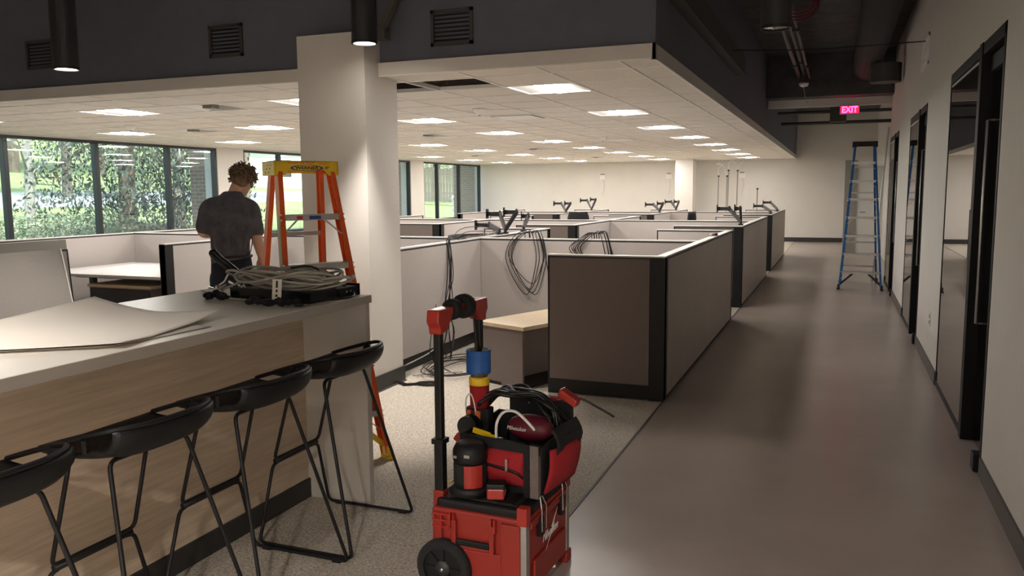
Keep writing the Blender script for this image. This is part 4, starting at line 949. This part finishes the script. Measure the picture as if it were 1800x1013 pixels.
def remesh(o, vox, it=6):
    md = o.modifiers.new('remesh', 'REMESH'); md.mode = 'VOXEL'; md.voxel_size = vox; md.use_smooth_shade = True
    sm = o.modifiers.new('smooth', 'SMOOTH'); sm.iterations = it; sm.factor = .5
def hand(mb, wr, d, side, palm_n):
    """wr wrist, d finger direction, side: direction from little finger to thumb"""
    wr = Vector(wr); d = Vector(d).normalized(); s = Vector(side).normalized(); nn = Vector(palm_n).normalized()
    limb(mb, [wr, wr + d * .045, wr + d * .085], [.024, .030, .028]); 
    for k, (off, L) in enumerate([(-.028, .058), (-.010, .072), (.010, .078), (.028, .070)]):
        b = wr + d * .080 + s * off * .9; c1 = b + d * L * .45 + nn * .010; c2 = b + d * L * .78 + nn * .028
        limb(mb, [b - d * .02, b, c1, c2], [.011, .0105, .0095, .008], 4)
    b = wr + d * .03 + s * .028; limb(mb, [b, b + s * .022 + d * .025 + nn * .01, b + s * .028 + d * .055 + nn * .018], [.013, .012, .009], 4)
    for off in (-.02, 0, .02): mb.sphere(wr + d * .07 + s * off, .016, .016, .014, 8, 6)
LS, LE, LW = (-.158, 0, 1.455), (-.205, .02, 1.25), (-.06, .20, 1.22)
RS, RE, RW = (.16, 0, 1.44), (.19, -.01, 1.20), (.215, .09, 1.045)
b = MB()
loft(b, [(0, 0, .90, .13, .09), (0, .0, 1.05, .12, .085), (0, .0, 1.2, .12, .085), (0, .01, 1.34, .13, .085), (0, .01, 1.40, .11, .07), (.015, .02, 1.46, .05, .045)])
limb(b, [(.015, .01, 1.48), (.045, .035, 1.56), (.08, .06, 1.62)], [.046, .050, .055])
# head: tilted forward and to the right
HR = Euler((math.radians(-28), math.radians(10), math.radians(-18))); HC = Vector((.105, .09, 1.645)); HM = HR.to_matrix()
def hp(x, y, z): return HC + HM @ Vector((x, y, z))
b.sphere(HC, .076, .095, .112, 20, 14, HR); b.sphere(hp(0, .03, -.07), .056, .06, .06, 14, 10, HR)          # skull, jaw
b.sphere(hp(0, .098, -.025), .013, .022, .026, 10, 8, HR); b.sphere(hp(0, .085, .02), .05, .014, .012, 10, 6, HR); b.sphere(hp(0, .088, -.062), .022, .01, .008, 8, 6, HR)   # nose, brow, lips
for s in (-1, 1): b.sphere(hp(s * .078, -.005, -.012), .010, .02, .032, 10, 8, HR)                            # ears
limb(b, [LS, (-.185, .01, 1.35), LE, (-.15, .12, 1.235), LW], [.040, .044, .043, .042, .027])
hand(b, LW, (.6, .7, -.1), (0, .3, 1), (.2, -.4, -.6))
limb(b, [RS, (.178, -.01, 1.32), RE, (.205, .03, 1.12), RW], [.040, .044, .043, .041, .027])
hand(b, RW, (.05, .12, -1), (-.3, .95, 0), (-.9, -.2, 0))
for s in (-1, 1): limb(b, [(s * .07, 0, .90), (s * .095, .015, .5), (s * .10, -.01, .1)], [.06, .05, .04])
bo = b.build('body', 'skin', person); remesh(bo, .007, 3)
for s in (-1, 1):
    e = MB().sphere(hp(s * .03, .084, .0), .011, .011, .009, 10, 8, HR).build('eye', 'inkwhite', person)
sh = MB()
loft(sh, [(-.012, .0, 1.0, .150, .112), (-.012, .0, 1.1, .145, .110), (-.008, .0, 1.2, .147, .112), (-.004, .01, 1.32, .160, .118), (0, .01, 1.39, .172, .116), (0, .012, 1.45, .160, .100), (.008, .018, 1.50, .118, .082), (.018, .024, 1.54, .078, .070), (.024, .028, 1.558, .066, .062)])
limb(sh, [(-.09, 0.005, 1.455), (-.155, 0, 1.43), (-.185, .01, 1.34), (-.198, .015, 1.285)], [.068, .068, .062, .064])
limb(sh, [(.09, 0.005, 1.450), (.155, 0, 1.42), (.176, -.005, 1.32), (.186, -.005, 1.25)], [.068, .068, .062, .064])
q = random.Random(2)
for k in range(9):   # soft folds
    x = -.13 + k * .032; limb(sh, [(x, -.112 + .05 * abs(x / .15) ** 3, 1.06), (x + q.uniform(-.03, .03), -.118 + .06 * abs(x / .15) ** 3, 1.18), (x + q.uniform(-.03, .03), -.108 + .05 * abs(x / .15) ** 3, 1.3)], [.008, .010, .004], 4)
so = sh.build('t_shirt', 'shirt', person); remesh(so, .011, 8)
tr = MB(); loft(tr, [(0, 0, .86, .155, .115), (-.005, 0, .95, .158, .118), (-.008, 0, 1.03, .15, .112), (-.008, 0, 1.06, .148, .108)])
for s in (-1, 1): limb(tr, [(s * .085, 0, .88), (s * .095, .015, .5), (s * .10, -.01, .09)], [.095, .075, .065])
to = tr.build('trousers', 'trousers', person); remesh(to, .012, 8)
for s in (-1, 1):
    MB().sphere((s * .10, .05, .045), .048, .13, .045, 14, 8).box(s * .10 - .045, s * .10 + .045, -.07, .17, .0, .03).build('shoe', 'shoe', person, bev=.008)
hb = MB().sphere(hp(0, -.018, .026), .083, .090, .094, 22, 14, HR); hb.sphere(hp(0, -.05, -.025), .070, .052, .066, 18, 12, HR)
hr = hb.build('hair', 'hair', person, smooth=True); lk = MB(); q = random.Random(8)
for k in range(520):
    th = q.uniform(0, 2 * PI); ph = math.acos(q.uniform(-.55, 1)); dx, dy, dz = math.sin(ph) * math.cos(th), math.sin(ph) * math.sin(th), math.cos(ph)
    if dy > .55 and dz < .35: continue
    p0 = Vector((dx * .086, -.018 + dy * .092, .025 + dz * .094)); o_ = Vector((dx, dy, dz)); tg = Vector((q.uniform(-1, 1), q.uniform(-1, 1), q.uniform(-1, .4))).normalized() * .018
    lk.tube([HC + HM @ (p * .93) for p in (p0, p0 + o_ * .012 + tg * .5, p0 + o_ * .016 + tg * 1.4, p0 + o_ * .010 + tg * 2.1)], [.006, .006, .005, .002], 4)
lk.build('hair_locks', 'hair', hr)
MB().tube([hp(.0, .0, 0) * 0 + Vector(p) for p in [(-.152, .02, 1.052), (-.10, .1, 1.055), (.08, .108, 1.055), (.142, .02, 1.055), (.10, -.10, 1.052), (-.1, -.105, 1.05)]], .012, 6, closed=True, smooth=4).build('belt', 'black', person)

# ================================================================== OUTDOORS
KN = [(-11.4, .45), (-13, .5), (-16, .62), (-20, .8), (-24, 1.04), (-31, 1.5), (-42, 2.15), (-60, 4.2), (-90, 8)]
def gz(x):
    for (a, za), (b_, zb) in zip(KN, KN[1:]):
        if b_ <= x <= a: return za + (zb - za) * (x - a) / (b_ - a)
    return KN[0][1] if x > KN[0][0] else KN[-1][1]
def ground(name, x0, x1, y0, y1, mat, dz, lab, nu=24, nv=10):
    return struct(name, MB().grid(lambda u, v: (x0 + (x1 - x0) * u, y0 + (y1 - y0) * v, gz(x0 + (x1 - x0) * u) + dz), nu, nv), mat, label=lab, solid=.05)
ground('ground_lawn', -11.52, -90, -40, 110, 'grass', 0, 'bright green lawn outside the windows', 40, 12)
ground('road', -24.5, -32, -40, 110, 'road', .06, 'pale grey road beyond the windows', 8, 12)
ground('ground_bed', -13.0, -18.5, -4, 17.5, 'soil', .04, 'mulched planting bed outside the windows', 8, 10)
def outp(px, D):     # point D metres away in the direction of image column px
    r = Rv * (px - 900) + fw * F_PX; r.z = 0; r.normalize(); return Vector((r.x * D, r.y * D, gz(r.x * D)))
def leaves(mb, c, rx, ry, rz, n, sz, seed, droop=0):
    q = random.Random(seed); c = Vector(c)
    for k in range(n):
        while 1:
            p = Vector((q.uniform(-1, 1), q.uniform(-1, 1), q.uniform(-1, 1)))
            if p.length <= 1 and p.length > .35: break
        o_ = c + Vector((p.x * rx, p.y * ry, p.z * rz)); s = sz * q.uniform(.5, 1.3)
        a = Vector((q.gauss(0, 1), q.gauss(0, 1), q.gauss(0, 1) - droop)).normalized(); b_ = a.cross(Vector((q.gauss(0, 1), q.gauss(0, 1), q.gauss(0, 1)))).normalized()
        mb.add([o_ - a * s, o_ - b_ * s * .35, o_ + a * s, o_ + b_ * s * .35], [(0, 1, 2, 3)])
def tree(name, lab, px, D, h, r, mat, trunk='bark', n=1500, sz=.22, z0=.35, kind='round', seed=1, tr=.12):
    n *= 6; sz *= .3
    p = outp(px, D); t = thing(name, lab, 'tree', p, group='trees outside the windows'); q = random.Random(seed)
    MB().tube([(0, 0, -.1), (.05, .03, h * .35), (-.04, .06, h * .7), (0, 0, h * .95)], [tr * (1 - .8 * i / 12) for i in range(13)], 8, smooth=4).build('trunk', trunk, t)
    br = MB()
    for k in range(16):
        a = q.uniform(0, 6.28); zb = h * q.uniform(.25, .85); L = r * q.uniform(.6, 1.05)
        br.tube([(0, 0, zb), (math.cos(a) * L * .5, math.sin(a) * L * .5, zb + (.25 if kind == 'round' else -.1) * L), (math.cos(a) * L, math.sin(a) * L, zb + (.5 if kind == 'round' else -.45) * L)], [tr * .35, tr * .2, tr * .08], 5)
    br.build('branches', trunk, t)
    f = MB()
    if kind == 'round':
        for k in range(7): leaves(f, (q.uniform(-.5, .5) * r, q.uniform(-.5, .5) * r, h * q.uniform(z0 + .1, .9)), r * .6, r * .6, r * .45, n // 7, sz, seed * 31 + k)
    else:
        for k in range(9):
            w = 1 - .8 * k / 9; leaves(f, (0, 0, h * (z0 + (1 - z0) * k / 9)), r * w, r * w, h * .11, int(n / 9 * (.4 + w * .8)), sz, seed * 17 + k, droop=1.2)
    f.build('foliage', mat, t)
tree('leafy_tree', 'pale-trunked young tree beyond the first window pane', 62, 24, 4.6, 2.0, 'leaf', 'barkpale', 500, .14, .45, seed=3, tr=.14)
tree('conifer', 'dark drooping conifer close outside the middle pane', 232, 20.5, 8.5, 2.3, 'leafdark', 'bark', 2600, .22, .06, 'cone', 5, .2)
tree('conifer', 'dark drooping conifer close outside the right-hand pane', 322, 21.5, 8.0, 2.1, 'leafdark', 'barkpale', 2200, .2, .04, 'cone', 8, .16)
tree('leafy_tree', 'light green leafy tree across the road behind the first pane', 130, 38, 8.5, 3.6, 'leafpale', 'bark', 2200, .3, .35, seed=11, tr=.2)
tree('leafy_tree', 'large leafy tree at the picture edge outside', -60, 40, 10, 4.5, 'leaf', 'bark', 2200, .35, .3, seed=13, tr=.25)
tree('leafy_tree', 'tall shady tree behind the picnic table', 40, 62, 13, 6, 'leafdark', 'bark', 2600, .45, .2, seed=17, tr=.4)
tree('leafy_tree', 'tall green tree far behind the second pane', 190, 66, 13, 7, 'leaf', 'bark', 2600, .5, .15, seed=19, tr=.35)
tree('leafy_tree', 'tall green tree far behind the third pane', 330, 84, 14, 8, 'leaf', 'bark', 2600, .5, .15, seed=23, tr=.35)
tree('leafy_tree', 'shady tree in the window behind the worker', 440, 40, 9, 3, 'leafdark', 'bark', 1800, .3, .1, seed=29, tr=.2)
tree('leafy_tree', 'pale tree seen between the orange ladder rails', 520, 75, 12, 5, 'leafpale', 'bark', 1800, .5, .35, seed=37, tr=.3)
tree('leafy_tree', 'broad green tree over the fence in the far corner window', 770, 52, 9, 6, 'leaf', 'bark', 2600, .4, .25, seed=31, tr=.3)
tree('leafy_tree', 'second green tree over the fence beside the blossom bush', 850, 50, 9, 6, 'leafpale', 'bark', 2400, .4, .25, seed=41, tr=.3)
tree('leafy_tree', 'distant green tree on the slope left of the fence', 640, 92, 13, 8, 'leaf', 'bark', 2200, .5, .2, seed=43, tr=.3)
def bush(lab, px, D, r, h, mat, n, sz, seed):
    n *= 3; sz *= .45
    p = outp(px, D); t = thing('bush', lab, 'bush', p, group='bushes outside the windows'); f = MB(); leaves(f, (0, 0, h * .5), r, r, h * .55, n, sz, seed); f.build('foliage', mat, t)
    MB().tube([(0, 0, -.05), (.05, 0, h * .3), (.1, .1, h * .7)], .03, 6).tube([(0, 0, 0), (-.2, .1, h * .6)], .02, 6).build('stem', 'bark', t)
bush('low scrubby bush below the first window pane', 60, 18.5, 1.3, .5, 'leafpale', 700, .10, 3)
bush('low scrubby bush below the second mullion', 130, 19, 1.4, .6, 'leaf', 800, .10, 5)
bush('white blossoming bush in the far corner window', 833, 31, .9, 1.2, 'blossom', 900, .10, 7)
t = thing('picnic_table', 'wooden picnic table on the lawn across the road', 'picnic table', outp(93, 52), math.radians(35))
MB().box(-.8, .8, -.36, .36, .72, .76).build('top', 'bark', t)
for s in (-1, 1):
    MB().box(-.8, .8, s * .75 - .13, s * .75 + .13, .42, .46).build('bench', 'bark', t)
    for x in (-.55, .55): MB().bar((x, s * .15, .72), (x, s * .6, 0), .08, .06).build('leg', 'bark', t)
for x in (-.55, .55): MB().box(x - .03, x + .03, -.75, .75, .36, .42).build('bearer', 'bark', t)
fo = outp(790, 44); t = thing('board_fence', 'weathered board fence across the lawn in the far corner window', 'fence', (fo.x, fo.y, fo.z + .25), math.radians(15))
fence_me = MB().box(-.07, .07, -.012, .012, 0, 1.75).mesh('board'); fence_me.materials.append(MATS['fence'])
for k in range(56):
    o = bpy.data.objects.new('board', fence_me); COL.objects.link(o); o.parent = t; o.location = (-4.5 + k * .165, 0, random.uniform(-.03, .03))
for z in (.4, 1.4): MB().box(-4.6, 4.8, .012, .06, z, z + .09).build('rail', 'fence', t)
ho = outp(505, 62); t = thing('house', 'pale house across the road seen through the orange ladder', 'house', (ho.x, ho.y, ho.z - .2), math.radians(40))
MB().box(-5, 5, 0, 6, 0, 3.2).build('wall', 'cablewhite', t); MB().prism([(-.6, 3.1), (6.6, 3.1), (3, 5.2)], -5.4, 5.4, 'yz').build('roof', 'road', t)
for x in (-3, 0, 3): w_ = MB().box(x - .6, x + .6, -.04, 0, 1, 2.2).build('window', 'base_dark', t); MB().box(x - .65, x + .65, -.06, -.03, .94, 1.0).build('sill', 'cablewhite', w_)
struct('wall_exterior', MB().box(-11.95, -11.5, 12.95, 13.6, 0, 4).box(-11.95, -11.5, 20.7, 21.35, 0, 4).box(-11.62, -11.5, -4.2, 25.75, 0, .66).box(-12.3, -11.5, 25.75, 26.4, 0, 4), 'brick', label='brown brick piers outside between the windows')
